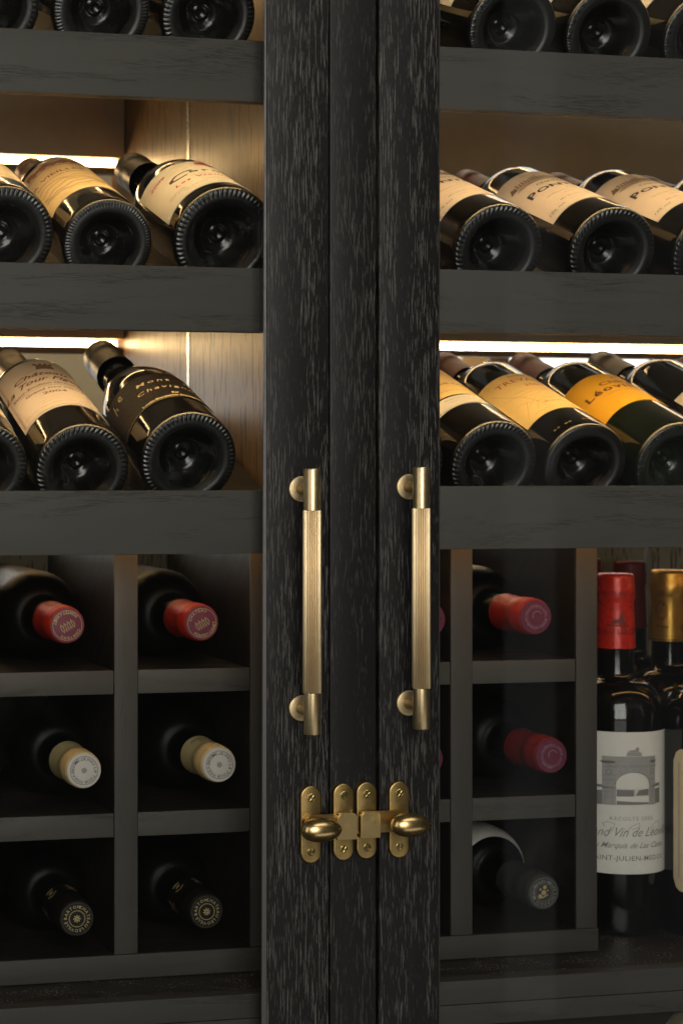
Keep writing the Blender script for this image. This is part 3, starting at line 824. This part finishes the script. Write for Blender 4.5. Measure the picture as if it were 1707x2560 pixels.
# ================================================================== bottles lying on the display shelves
G1, G2, G3 = 'bottles lying on the top shelf', 'bottles lying on the middle shelf', 'bottles lying on the lower shelf'
def lying(x, z, kind, R, label, group, knurl='rope', glass='glass', capsule='foil_wine', L=.322, y=.052, roll=0.0, cap_len=.066):
    return bottle((x, y, z), 'inclined', kind, R, L, label, group, knurl, glass, capsule, cap_len, roll=roll, lipr=(.0168 if kind == 'bordeaux' else .0192) if capsule else None, rn=.0164)

# ---- top shelf (only the bottoms show)
for x, R, kn, lab, gl in ((-.2898, .0415, 'rope', 'dark bottle bottom with rope edge at the top left corner', 'glass'),
                       (-.1951, .0428, 'dots', 'dark bottle bottom with fine dotted edge on the top shelf left of the doors', 'glass'),
                       (-.0997, .0425, 'ribs', 'dark bottle bottom with ribbed edge on the top shelf next to the black door', 'glass')):
    b, p = lying(x, .392, 'bordeaux', R, lab, G1, kn, gl)
    glue(b, R, .05, .17, 72, -72, 'cream_warm')
    if kn == 'ribs': emboss(b, '750 ML', R * .74, 3.0, 35, gl)
    if kn == 'rope': emboss(b, '75 CL', R * .74, 3.0, -25, gl)
for x, s, a, lab in ((.0730, 'CHATEAU', 60, 'dark bottle bottom just showing beside the right door on the top shelf'), (.1839, 'MARGAUX', 160, 'dark bottle bottom with raised letters on the top shelf, second right of the doors'),
               (.2777, 'PONTET', 163, 'dark bottle bottom with raised letters on the top shelf between two others'), (.3746, 'CHATEAU', 165, 'dark bottle bottom with raised letters at the top right corner')):
    b, p = lying(x, .3945, 'bordeaux', .0424, lab, G1, 'plain')
    glue(b, .0424, .05, .17, 72, -72, 'cream')
    emboss(b, s, .0424 * .84, 4.6, a, 'glass')

# ---- middle shelf, left bay
b, p = lying(-.2791, .1979, 'burgundy', .0427, 'dark bottle cut by the left edge on the middle shelf', G2, 'ribs')
d = Decal()
for i, yy in enumerate((52, 46)): d.text('GRAND VIN DE BOURGOGNE', 0, yy, 1.6)
glue(b, .0427, .040, .125, 72, -72, 'cream_warm', [(d, 'ink')])

b, p = lying(-.1894, .1931, 'bordeaux', .0394, 'bottle with tan picture label and red lettering on the middle shelf', G2, 'dots')
d = Decal().text('LA', -46, 133, 6.6, .02, wide=1.15).text('VIEILLES', -36, 133, 7.2, .02, align='L', wide=1.2)
art = Decal()
for i in range(34):
    x = -44 + i * 2.7; art.rect(x, 165 + 2 * math.sin(i * 1.7), x + 2.5, 177 + 3 * math.sin(i * .9 + 1))
art.rect(-46, 160.5, 46, 162).rect(-46, 182, 46, 183)
d2 = Decal().text('APPELLATION FRONSAC CONTROLEE', -2, 123.5, 3.0, .008, wide=1.15).text('MIS EN BOUTEILLE A LA PROPRIETE', -2, 67, 1.8).text('GRAND VIN', -6, 62, 1.5).text('13% VOL', -30, 60, 1.6).text('PRODUIT DE FRANCE', 0, 157, 1.7)
hill = Decal()
for k in range(5):
    pts = [(x, 76 + k * 9 + 3.5 * math.sin(x * .11 + k * 1.4) + 1.5 * math.sin(x * .4 + k)) for x in range(-46, 47, 3)]
    hill.line(pts, 3.0 - .3 * k)
glue(b, .0394, .0535, .1855, 74, -74, 'tan', [(hill, 'ink_olive'), (art, 'ink_wine'), (d, 'ink_wine'), (d2, 'ink_brown')])

b, p = lying(-.0850, .2002, 'burgundy', .0458, 'wide bottle with cream label and large black script beside the black door', G2, 'ribs', 'glass', 'foil_black', L=.318)
d = Decal().text('C', -17, 68, 15, .02, .45, wide=1.5).text('ornas', 15, 72, 8.5, .035, space=1.35, wide=1.35).text('VIN ROUGE', -33, 42, 2.4).text('13,5% alc./vol', -32, 38, 2.4).text('APPELLATION CORNAS CONTROLEE', 8, 62, 1.6).text('SARL  ALAIN VOGE', -15, 33, 1.9).text('VIN FRANCAIS  MIS EN BOUTEILLE', 12, 40, 1.7)
d2 = Decal().text('Les Vieilles Vignes', -29, 52, 6.2, .022, .15, align='L', space=1.2, wide=1.15).text('2009', -37, 93, 6.2, .014, .2, wide=1.1).poly([(4, 101), (22, 101), (20, 110), (6, 110)]).disc(13, 110, 3)
d3 = Decal().line([(-30, 86), (-20, 92), (-10, 90), (0, 96), (10, 99)], .5).line([(26, 99), (40, 90)], .5).rect(-60, 103, -36, 103.5)
glue(b, .0458, .0215, .1165, 81, -64, 'cream', [(d, 'ink'), (d2, 'ink_red'), (d3, 'ink_line')])

# ---- lower shelf, left bay
b, p = lying(-.2989, .0020, 'bordeaux', .0400, 'dark bottle cut by the left edge on the lower shelf', G3, 'rope')
glue(b, .0400, .050, .19, 70, -70, 'cream_warm')
emboss(b, '75', .0400 * .74, 4.2, -14, 'glass')

b, p = lying(-.2116, .0008, 'bordeaux', .0412, 'bottle with cream label, dark tower and brown script on the lower shelf', G3, 'rope', 'glass', 'foil_olive')
d = Decal().text('Château', -8, 147, 9.0, .02, .38, wide=1.25).text('La Tour Figeac', -8, 131.5, 10, .02, .38, wide=1.02)
tower = Decal().poly([(-9, 164), (9, 164), (7, 177), (-7, 177)]).rect(-9.5, 176.5, -6, 181).rect(-4, 176.5, -1, 181).rect(1, 176.5, 4, 181).rect(6, 176.5, 9.5, 181).line([(-20, 161.5), (-8, 164), (8, 164), (20, 161.5)], .5)
d2 = Decal().text('Saint-Emilion Grand Cru', -6, 119, 5.0, .012, .12, wide=1.1).text('APPELLATION SAINT-EMILION GRAND CRU CONTROLEE', -6, 114.5, 1.7).text('Grand Cru Classé', -4, 105.5, 5.0, .012, .12, wide=1.1).text('2004', -6, 94, 5.6, .016, wide=1.4)
d3 = Decal().text('S.C. CHATEAU LA TOUR FIGEAC', 2, 84, 2.0).text('PROPRIETAIRE A SAINT-EMILION FRANCE', 2, 79.5, 1.8).text('MIS EN BOUTEILLE AU CHATEAU', 4, 74, 2.2, wide=1.15).text('Vignobles Otto Rettenmaier', 6, 66.5, 3.2, .003, .35, wide=1.2).text('13,5% vol.', -37, 67, 3.0, wide=1.0)
fr = Decal().rect(-48.6, 58.0, 48, 58.35).rect(-48.6, 190.2, 48, 190.6).rect(-48.6, 58, -48.25, 190.6).rect(-47.4, 59.2, 47, 59.45).rect(-47.4, 59.2, -47.15, 189)
glue(b, .0412, .0555, .1930, 71, -71, 'rose_paper', [(d, 'ink_brown'), (tower, 'ink_brown'), (d2, 'ink_brown'), (d3, 'ink_olive'), (fr, 'ink_brown')])

b, p = lying(-.1174, .0098, 'burgundy', .0429, 'wide bottle with black label and cream handwriting beside the oak panel', G3, 'ribs', 'glass_black', 'foil_black', L=.318)
d = Decal()
def hand(pts, wd=.75): d.line(pts, wd)
hand([(-53, 106), (-54.5, 93), (-55, 88)]); hand([(-54.5, 95), (-51.5, 98.5), (-50.4, 96), (-50.8, 91)])
hand([(-44, 101), (-41.5, 103), (-41, 106), (-43, 107), (-44.6, 104), (-44.4, 100), (-42, 98.5), (-40, 100)])
d.text('Mont', -25, 93, 6.8, .006, .15, align='L', space=1.4, wide=1.2).text('Damné', 21, 93, 6.8, .006, .15, align='L', space=1.35, wide=1.2).text('Chavignol', -29, 74, 6.8, .006, .18, align='L', space=1.35, wide=1.15)
d.text('Par', 2, 56.5, 3.4, .03).text('Louis-Benjamin Dagueneau', -32, 49.0, 3.6, .03, align='L', wide=1.1)
fr = Decal().rect(-66, 46.2, 62, 46.6)
glue(b, .0429, .0460, .1170, 90, -84, 'black_paper', [(d, 'ink_cream'), (fr, 'ink_olive')])

# ---- middle shelf, right bay
def pontet(x, z, lab, roll_deg=0.0, R=.0424):
    b, p = lying(x, z, 'bordeaux', R, lab, G2, 'rope', 'glass_black')
    art = Decal()
    art.rect(-42, 139.5, 34, 141.5).poly([(-46, 138), (-37, 138), (-39, 145), (-42, 148)])
    for i in range(22):
        x = -39 + i * 3.1; h = 5 + 3.0 * abs(math.sin(i * 1.3)) + (4 if i in (7, 8, 15, 16) else 0)
        art.rect(x, 142, x + 1.9, 142 + h * .55)
        art.poly([(x - .3, 142 + h * .6), (x + 2.2, 142 + h * .6), (x + .95, 142 + h)])
    for k in range(6): art.rect(-41 + k, 133 + k * .9, 31 - k * 2, 133.5 + k * .9)
    d = Decal().text('CHATEAU', -7, 121.5, 4.2, .012, wide=1.25).text('P', -41, 102.5, 11.5, .03, align='L', wide=1.15).text('ONTET', -31, 103.5, 8.6, .025, align='L', wide=1.3).text('-', 10.5, 103.5, 8, .02).text('C', 15, 102.5, 11.5, .03, align='L', wide=1.1).text('ANET', 27, 103.5, 8.6, .025, align='L', wide=1.2)
    d2 = Decal().text('PAUILLAC', 4, 92, 3.2, wide=1.2).text('APPELLATION PAUILLAC CONTROLEE', 3, 84.5, 2.4, wide=1.2).text('GRAND CRU CLASSE EN 1855', 3, 77, 2.0, wide=1.15).text('MIS EN BOUTEILLE AU CHATEAU', 4, 64, 2.8, .004, .1, wide=1.1).text('ALFRED TESSERON PROPRIETAIRE A PAUILLAC', 4, 57, 1.6, wide=1.1).text('13% vol.', -38, 54, 3.9, .014, .2, wide=1.1)
    gr = Decal().text('GRAND CRU CLASSE', -6, 158.5, 2.2, wide=1.2).rect(-30, 70.5, 30, 70.8)
    glue(b, R, .0445, .1690, 68 + roll_deg, -72 + roll_deg, 'rose_paper' if roll_deg else 'rose_paper', [(art, 'ink_art'), (d, 'ink'), (d2, 'ink_grey'), (gr, 'ink_olive')])
    return b
pontet(.1699, .1968, 'bottle with blush label cut off by the black door on the middle shelf')
pontet(.2813, .1973, 'bottle with blush label on the middle shelf, whole base facing out')
pontet(.3842, .1978, 'bottle with blush label at the right edge of the middle shelf, base cut off', -7)
b, p = lying(.4880, .1978, 'bordeaux', .0424, 'bottle past the right edge of the middle shelf with only its wine red neck showing', G2, 'rope')

# ---- lower shelf, right bay
b, p = lying(.0760, .0047, 'bordeaux', .0414, 'bottle almost hidden behind the right door on the lower shelf', G3, 'rope')
glue(b, .0414, .05, .16, 60, -70, 'cream_warm')
b, p = lying(.1657, .0056, 'bordeaux', .0412, 'bottle with an orange label above a narrow cream label, next to the door', G3, 'rope')
d = Decal().text('ROC DE CAMBES', 0, 112, 5.0, .01, wide=1.1).text('2004', 16, 104, 4)
d2 = Decal().text('COTES DE BOURG CONTROLEE', 6, 93, 2.6)
glue(b, .0412, .0835, .172, 70, -72, 'yellow', [(d, 'ink_brown'), (d2, 'ink_grey')], name='label')
d = Decal().text('MIS EN BOUTEILLE AU CHATEAU', 0, 72, 2.2).text('PRODUCE OF FRANCE  75 CL', -4, 66.5, 1.8).text('CONTIENT DES SULFITES', 0, 62, 1.6)
fr = Decal().rect(-48, 57.4, 48, 57.9)
glue(b, .0412, .0565, .0795, 70, -72, 'cream', [(d, 'ink_grey'), (fr, 'ink_line')])
emboss(b, '3 3', .0412 * .74, 3.6, 5, 'glass'); emboss(b, 'W', .0412 * .80, 4.4, -62, 'glass')

b, p = lying(.2545, .0048, 'bordeaux', .0404, 'bottle with yellow label, thin leaf lines and red lettering on the lower shelf', G3, 'plain')
d = Decal().text('DOMAINE DE', 4, 147, 3.6, wide=1.2).text('TREVALLON', -33, 132.5, 8.2, .008, align='L', space=1.12, wide=1.0).text('2001', -2, 117.5, 6.0, .008, wide=1.2)
ln = Decal().line([(-42, 132), (-34, 112), (-24, 96), (-18, 78), (-24, 64)], .45).line([(-40, 108), (-24, 100), (-4, 104), (14, 112)], .45).line([(-36, 88), (-18, 78), (6, 84)], .4).line([(-24, 96), (-12, 92), (6, 108)], .4).line([(-30, 72), (-14, 88), (-2, 76)], .4).line([(-38, 58), (-26, 84)], .4).line([(-16, 60), (-18, 78), (-6, 68)], .4)
d2 = Decal().text('MIS EN BOUTEILLE AU DOMAINE', 14, 69, 2.5, .006, wide=1.1)
d3 = Decal().text('VIN DE PAYS DES BOUCHES DU RHONE', 0, 108, 2.0, wide=1.1).text('ELOI DURRBACH VITICULTEUR SAINT ETIENNE', 0, 56, 1.9, wide=1.1)
dot = Decal().poly([(14, 133), (20, 134), (17, 138)]).disc(20, 121, 2.4)
glue(b, .0404, .0490, .1560, 63, -68, 'yellow', [(d, 'ink_red'), (ln, 'ink_line'), (d2, 'ink_wine'), (d3, 'ink_line'), (dot, 'ink')])
dd = Decal()
for x in (-2, 1.6, 5.2, 8.8, 12.4): dd.ring(x, 15.5, 1.0, .5, 12)
for x in (-15, -19, -27, -31): dd.ring(x, 15.0, 1.0, .5, 12)
link('embossed_dots', dd.wrap(.0404 + .0004, 0), M['ink_gold'], b, False)

b, p = lying(.3461, .0052, 'bordeaux', .0415, 'bottle with a bright orange label and raised letters round its base', G3, 'plain', 'glass_green')
d = Decal().text('Château', -20, 124, 7.8, .016, align='L', wide=1.25).text('Léoville', -42, 110.5, 10, .03, align='L', space=1.2, wide=1.2).text('Poyferré', 16, 110.5, 10, .03, align='L', wide=1.1)
d2 = Decal().text('SAINT-JULIEN', -6, 102, 3.2, wide=1.3).text('GRAND CRU CLASSE EN 1855', 2, 92, 2.0, wide=1.2).text('Appellation Saint-Julien Contrôlée', 4, 84, 2.0, wide=1.2).text('M  C', 10, 138, 8, .02, .3)
glue(b, .0415, .0705, .1538, 66, -68, 'orange', [(d, 'ink_brown'), (d2, 'ink_line')])
emboss(b, 'LEOVILLE-POYFERRE', .0415 * .845, 4.6, 128, 'glass')
b, p = lying(.4420, .0062, 'bordeaux', .0430, 'dark bottle with cream label corner at the right edge of the lower shelf', G3, 'plain', 'glass_black', 'foil_grey', L=.33)
d = Decal().ring(-31, 75, 6, .7, 20)
glue(b, .0430, .055, .120, 56, -60, 'cream', [(d, 'ink_wine')])
b, p = lying(.5400, .0042, 'bordeaux', .0410, 'bottle past the right edge of the lower shelf with only its wine red neck showing', G3, 'plain', 'glass', 'foil_wine')

# ================================================================== bottles lying neck out in the racks
G4, G5 = 'bottles lying neck out in the left rack', 'bottles lying neck out in the right rack'
LN = .312
def necked(x, z, label, group, capsule, disc, R=.0415, glass='glass_dusty', roll=0.0, y=.095, cap_len=.058, lipr=.0166):
    return bottle((x, y + LN, z), 'neck_out', 'bordeaux', R, LN, label, group, None, glass, capsule, cap_len, disc, roll, 64, lipr, .0166)
def chateau_disc(turn):
    d = Decal().ring(0, 0, 13.0, .35, 44).arc_text('CHATEAU', 9.9, 90, 2.5, False, .012).arc_text('PONTET-CANET', 9.9, 270, 2.5, True, .012)
    c = Decal().rect(-6.5, -3.1, 6.5, -2.7).rect(-6.5, 1.1, 6.5, 1.5)
    for i in range(7): c.rect(-6.5 + i * 2.1, -2.4, -6.0 + i * 2.1, .8)
    for i in range(4): c.poly([(-5.8 + i * 3.3, 1.9), (-4.6 + i * 3.3, 1.9), (-5.2 + i * 3.3, 3.8)])
    for i in range(5): c.rect(-5.4 + i * 2.5, -4.6, -4.7 + i * 2.5, -3.5)
    d.turned(turn); c.turned(28); d.add(c.v, c.f); return d
for x, z, turn, lab in ((-.2152, -.1332, 200, 'red capsule bottle in the top row of the left rack, cell at the picture edge'), (-.0932, -.1332, 30, 'red capsule bottle in the top row of the left rack, cell next to the door')):
    b, p = necked(x, z, lab, G4, 'foil_red', 'foil_disc')
    capprint(b, chateau_disc(turn), LN, 'ink_gold')
for x, z, turn, lab in ((-.2002, -.2598, -12, 'cream capsule bottle in the middle row of the left rack, cell at the picture edge'), (-.0771, -.2588, -25, 'cream capsule bottle in the middle row of the left rack, cell next to the door')):
    b, p = necked(x, z, lab, G4, 'foil_cream', 'foil_white')
    d = Decal().ring(0, 0, 12.3, .35, 44).arc_text('CHAU LA TOUR FIGEAC', 8.9, -32, 2.5, False, .006).arc_text('ST EMILION', 8.9, 150, 2.5, True, .006)
    for k in range(5): a = R_(72 * k + 18); d.ring(1.45 * math.cos(a), 1.45 * math.sin(a), .85, .38, 12)
    capprint(b, d.turned(turn), LN, 'ink')
    s = Decal().text('La Tour', -4, LN * 1000 - 36, 4.6, .004, .35).text('Figeac', 4, LN * 1000 - 45, 4.6, .004, .35).text('La Tour Figeac', -36, LN * 1000 - 45, 4.2, .004, .35)
    link('printed_text', s.wrap(.0179, 25 if turn > -20 else -5, 2.0), M['ink'], b, False)
for x, z, turn, lab in ((-.2066, -.3884, 0, 'black capsule bottle with gold print in the bottom row, cell at the picture edge'), (-.0888, -.3880, 14, 'black capsule bottle with gold print in the bottom row, cell next to the door')):
    b, p = necked(x, z, lab, G4, 'foil_black', 'foil_black', R=.0392)
    d = Decal().ring(0, 0, 7.2, .35, 36).ring(0, 0, 6.7, .2, 36).arc_text('CHATEAU LEOVILLE', 9.0, -45, 2.7, False, .012).arc_text('BARTON', 9.0, 128, 2.7, False, .012).disc(2.6, 10.3, 1.0, 8)
    for k in range(60): a = R_(6 * k); d.rect(13.6 * math.cos(a) - .16, 13.6 * math.sin(a) - .16, 13.6 * math.cos(a) + .16, 13.6 * math.sin(a) + .16)
    for k in range(8): a = R_(45 * k); d.line([(.6 * math.cos(a), .6 * math.sin(a)), (3.3 * math.cos(a), 3.3 * math.sin(a))], 1.0)
    capprint(b, d.turned(turn), LN, 'ink_gold')
    s = Decal()
    for k in range(5):
        cx = -46 + k * 20; s.disc(cx, LN * 1000 - 44, 2.6, 9).line([(cx - 5, LN * 1000 - 40), (cx, LN * 1000 - 35), (cx + 5, LN * 1000 - 40)], 1.6).rect(cx - 4, LN * 1000 - 52, cx + 4, LN * 1000 - 49)
    link('printed_text', s.wrap(.0179, 0, 2.0), M['ink_olive'], b, False)
for x, z, cap, lab in ((.2270, -.1330, 'foil_red', 'bright red capsule bottle in the top row of the right rack'), (.2426, -.2612, 'foil_wine2', 'deep red capsule bottle in the middle row of the right rack')):
    if cap == 'foil_wine2': M[cap] = plain('deep red foil', (0.26, 0.016, 0.014), 0.44, 0.15, 0.3, 0.1, 200, 0.06)
    b, p = necked(x, z, lab, G5, cap, 'foil_disc', lipr=.0170)
    capprint(b, Decal().dashes(9.3, 0, 350, 34, 2.4).ring(0, 0, 8.6, .3, 36).ring(1, 1, 4.2, .8, 24, 20, 210), LN, 'ink_lilac')
    s = Decal()
    for k in range(26): s.rect(-50 + k * 3.6, LN * 1000 - 51, -50 + k * 3.6 + 1.2, LN * 1000 - 49)
    link('printed_text', s.wrap(.0184, 0, 2.0), M['ink_purple'], b, False)
b, p = necked(.2346, -.3865, 'charcoal capsule bottle with pale neck label in the bottom row of the right rack', G5, 'foil_grey', 'foil_grey', R=.0395, lipr=.0170)
d = Decal().ring(0, 0, 13.2, .4, 44).ring(0, 0, 8.2, .35, 36).arc_text('FRANCE', 9.3, -20, 2.7, False, .014).arc_text('PAUI', 9.3, -105, 2.7, False, .014).disc(11 * math.cos(R_(-68)), 11 * math.sin(R_(-68)), .5, 8).dashes(9.2, 20, 215, 19, 2.8)
capprint(b, d, LN, 'ink_grey')
c = Decal().disc(0, 0, 2.4).disc(1, 4.8, 1.9, 7).disc(-3.6, -3.4, 2.1, 7).disc(3.8, 1.8, .9, 6).disc(-3.4, 3.0, 1.1, 6).line([(-2, -5), (2, -3), (4, -2)], 1.1)
capprint(b, c, LN, 'ink_gold')
# pale vintage band glued over the shoulder
bm = bmesh.new(); rows = []
for i in range(15):
    t = .160 + .0525 * i / 14; r = body_radius(p, t) + .0006
    rows.append([bm.verts.new((r * math.sin(R_(a)), r * math.cos(R_(a)), t)) for a in range(-84, 89, 4)])
for A, B in zip(rows, rows[1:]):
    for i in range(len(A) - 1): bm.faces.new((A[i], A[i + 1], B[i + 1], B[i]))
band = link('shoulder_label', bm, M['dim_paper'], b, True, 'none')
seal = Decal().ring(0, 178, 5.0, 1.4, 24).rect(-2.4, 175.5, -1.2, 180.5).rect(1.2, 175.5, 2.4, 180.5).line([(-2, 176), (2, 180)], .9).text('GRAND CRU CLASSE EN 1855', 0, 165.5, 3.2, .012, wide=1.1)
link('printed_text', seal.wrap(.0395 + .0011, 8), M['ink'], band, False)
for x, z, lab in ((.1224, -.1340, 'red capsule just peeping out beside the right door, top row'), (.1201, -.2605, 'red capsule just peeping out beside the right door, middle row')):
    b, p = necked(x, z, lab, G5, 'foil_red', 'foil_disc')
    capprint(b, Decal().dashes(9.3, 0, 350, 34, 2.4), LN, 'ink_purple')

# ================================================================== bottles standing on the base
G6 = 'bottles standing upright beside the rack'
def standing(x, y, label, R, L, capsule, glass='glass_black', cap_len=.072, lipr=.0180, roll=0.0):
    return bottle((x, y, -.4453), 'standing', 'bordeaux', R, L, label, G6, None, glass, capsule, cap_len, None, roll, 64, lipr, .0180)
b, p = standing(.3605, .1870, 'standing bottle with bright red capsule and grey white label with an arch', .0455, .345, 'foil_bright')
FA = 16       # label faces a little to the left of straight out
art = Decal(); dark = Decal(); pale = Decal()
y0 = 102
def q(px, py): return ((px - 547) * .0905, (1205 - py) * .0640 + 126)     # label drawing grid to millimetres
def Q(*pts): return [q(*p_) for p_ in pts]
for (x0, x1, ya, yb) in ((215, 360, 1205, 475), (725, 815, 1205, 475)): art.poly(Q((x0, ya), (x1, ya), (x1, yb), (x0, yb)))
n = 16
for i in range(n):
    a0, a1 = math.pi * i / n, math.pi * (i + 1) / n
    p0 = (542 - 182 * math.cos(a0), 900 - 185 * math.sin(a0)); p1 = (542 - 182 * math.cos(a1), 900 - 185 * math.sin(a1))
    art.poly(Q(p0, p1, (p1[0], 475), (p0[0], 475)))
art.poly(Q((465, 470), (640, 470), (625, 410), (475, 410))).poly(Q((480, 408), (560, 408), (560, 375), (500, 380))).poly(Q((555, 408), (600, 408), (605, 345), (580, 330), (560, 360)))
dark.poly(Q((190, 545), (830, 530), (815, 575), (215, 580))).poly(Q((70, 950), (215, 945), (215, 905), (70, 905))).poly(Q((730, 945), (895, 930), (895, 885), (820, 890)))
dark.poly(Q((70, 1205), (215, 1205), (215, 990), (70, 1000))).poly(Q((815, 1195), (895, 1185), (895, 960), (815, 970))).poly(Q((365, 1075), (548, 1070), (548, 975), (365, 970))).poly(Q((565, 1060), (720, 1060), (720, 960), (600, 980))).poly(Q((365, 1200), (720, 1195), (720, 1165), (365, 1140)))
for i in range(9): a = R_(20 + 17.5 * i); dark.line(Q((542 + 205 * math.cos(a), 900 - 205 * math.sin(a)), (542 + 255 * math.cos(a), 900 - 255 * math.sin(a))), .5)
x_, y_ = q(285, 712); dark.ring(x_, y_, 2.6, .7, 18); x_, y_ = q(770, 695); dark.ring(x_, y_, 2.3, .7, 18)
dark.line(Q(*[(542 + 190 * math.cos(math.pi * i / 20), 900 - 190 * math.sin(math.pi * i / 20)) for i in range(21)]), .8).poly(Q((215, 955), (365, 955), (365, 940), (215, 935)))
for yy in (640, 760, 830, 1010, 1080): dark.line(Q((220, yy), (355, yy)), .35); dark.line(Q((730, yy - 8), (812, yy - 10)), .35)
for xx in range(375, 720, 14): dark.line(Q((xx, 1070), (xx, 960)), .3)
for xx in (250, 320, 770): dark.line(Q((xx, 1200), (xx, 960)), .3)
pale.poly(Q((215, 1205), (360, 1205), (360, 1150), (215, 1150)))
tx = Decal().text('GRAND CRU LEOVILLE LAS CASES', 0, q(0, 640)[1], 2.4, .004)
d = Decal().text('RECOLTE 2002', -1, 111.5, 3.5, .006, space=1.2, wide=1.15)
d2 = Decal().text('Grand Vin de Léoville', -2, 96.0, 8.8, -.004, .55, wide=.88).text('du Marquis de Las Cases', -2, 85.0, 5.4, .002, .55, wide=1.0)
d2.line([(-27, 105), (-30, 108), (-25, 110), (-18, 108), (-20, 102), (-27, 95)], .4).line([(-9, 100), (-2, 106), (5, 109), (6, 105), (-2, 103)], .4).line([(22, 99), (18, 104), (26, 110), (31, 107), (26, 96)], .4)
d3 = Decal().text('SAINT-JULIEN-MEDOC', -2, 73.0, 4.6, .008, space=1.12, wide=1.1)
glue(b, .0455, .0600, .1960, 88, -72, 'white_paper', [(art, 'ink_mid'), (dark, 'ink_grey'), (tx, 'ink_grey'), (d, 'ink_mid'), (d2, 'ink_grey'), (d3, 'ink_grey')])
s = Decal().text('BOUTEILLE AU CHATEAU', 4, 345 - 19.5, 4.0, .006, wide=1.05).text('LEOVILLE LAS CASES', 0, 345 - 57, 4.6, .008, wide=.95).rect(-10, 345 - 49.5, 11, 345 - 48)
s.poly([(-7, 345 - 47), (8, 345 - 47), (7, 345 - 44), (2, 345 - 42), (-5, 345 - 43.5)]).poly([(1, 345 - 44), (5, 345 - 44), (7, 345 - 37), (4.5, 345 - 35), (2.5, 345 - 39)])
link('printed_text', s.wrap(.0196, 22, 2.0), M['ink_dred'], b, False)

b, p = standing(.4690, .2700, 'standing bottle with gold capsule behind the red capped one', .0440, .3430, 'foil_gold', lipr=.0192)
glue(b, .0440, .03, .16, 70, -70, 'yellow')
s = Decal().rect(-60, 343 - 70.5, 60, 343 - 69.6).rect(-60, 343 - 66.5, 60, 343 - 66.2).ring(8, 343 - 58, 2.4, .8, 20, 110, 400).poly([(8, 343 - 54.5), (10.5, 343 - 56), (8, 343 - 57.5)])
for k in range(18): a = R_(20 * k); s.ring(-14 + 5.5 * math.cos(a), 343 - 40 + 9 * math.sin(a), 1.0, .5, 8)
s.disc(-14, 343 - 22, 3.2, 10).disc(-12, 343 - 34, 1.6, 8).disc(-15, 343 - 41, 2.0, 8).line([(-20, 343 - 56), (-7, 343 - 57)], 1.6)
link('printed_text', s.wrap(.0207, 14, 2.0), M['ink_brown'], b, False)
b, p = standing(.4400, .1500, 'standing bottle at the right edge showing only its cream bordered label', .0445, .335, 'foil_gold')
gf = Decal()
gf.rect(-33, 50, 33, 50.7).rect(-33, 172, 33, 172.7).rect(-40.4, 56, -39.7, 167)
glue(b, .0445, .0430, .1800, 79, -40, 'cream_warm', [(gf, 'ink_grey')], .012)
b, p = standing(.4885, .3820, 'standing bottle with dark wine red capsule behind the bright red one', .0385, .3470, 'foil_wine', lipr=.0172)
b, p = standing(.3960, .3120, 'dark capped standing bottle half hidden behind the rack upright', .0380, .3540, 'foil_wine', lipr=.0170)

# ------------------------------------------------------------------ things kept under the base
wb = link('wooden_crate', box(-.030, .030, -.012, .012, -.09, .05, .001), M['backoak'], None); wb.location = (.335, .046, ZC - .545); wb.rotation_euler = (0, R_(42), 0)
tag(wb, 'slanting end of a wooden crate in the dark below the base at bottom right', 'crate')
print('objects', len(bpy.data.objects))
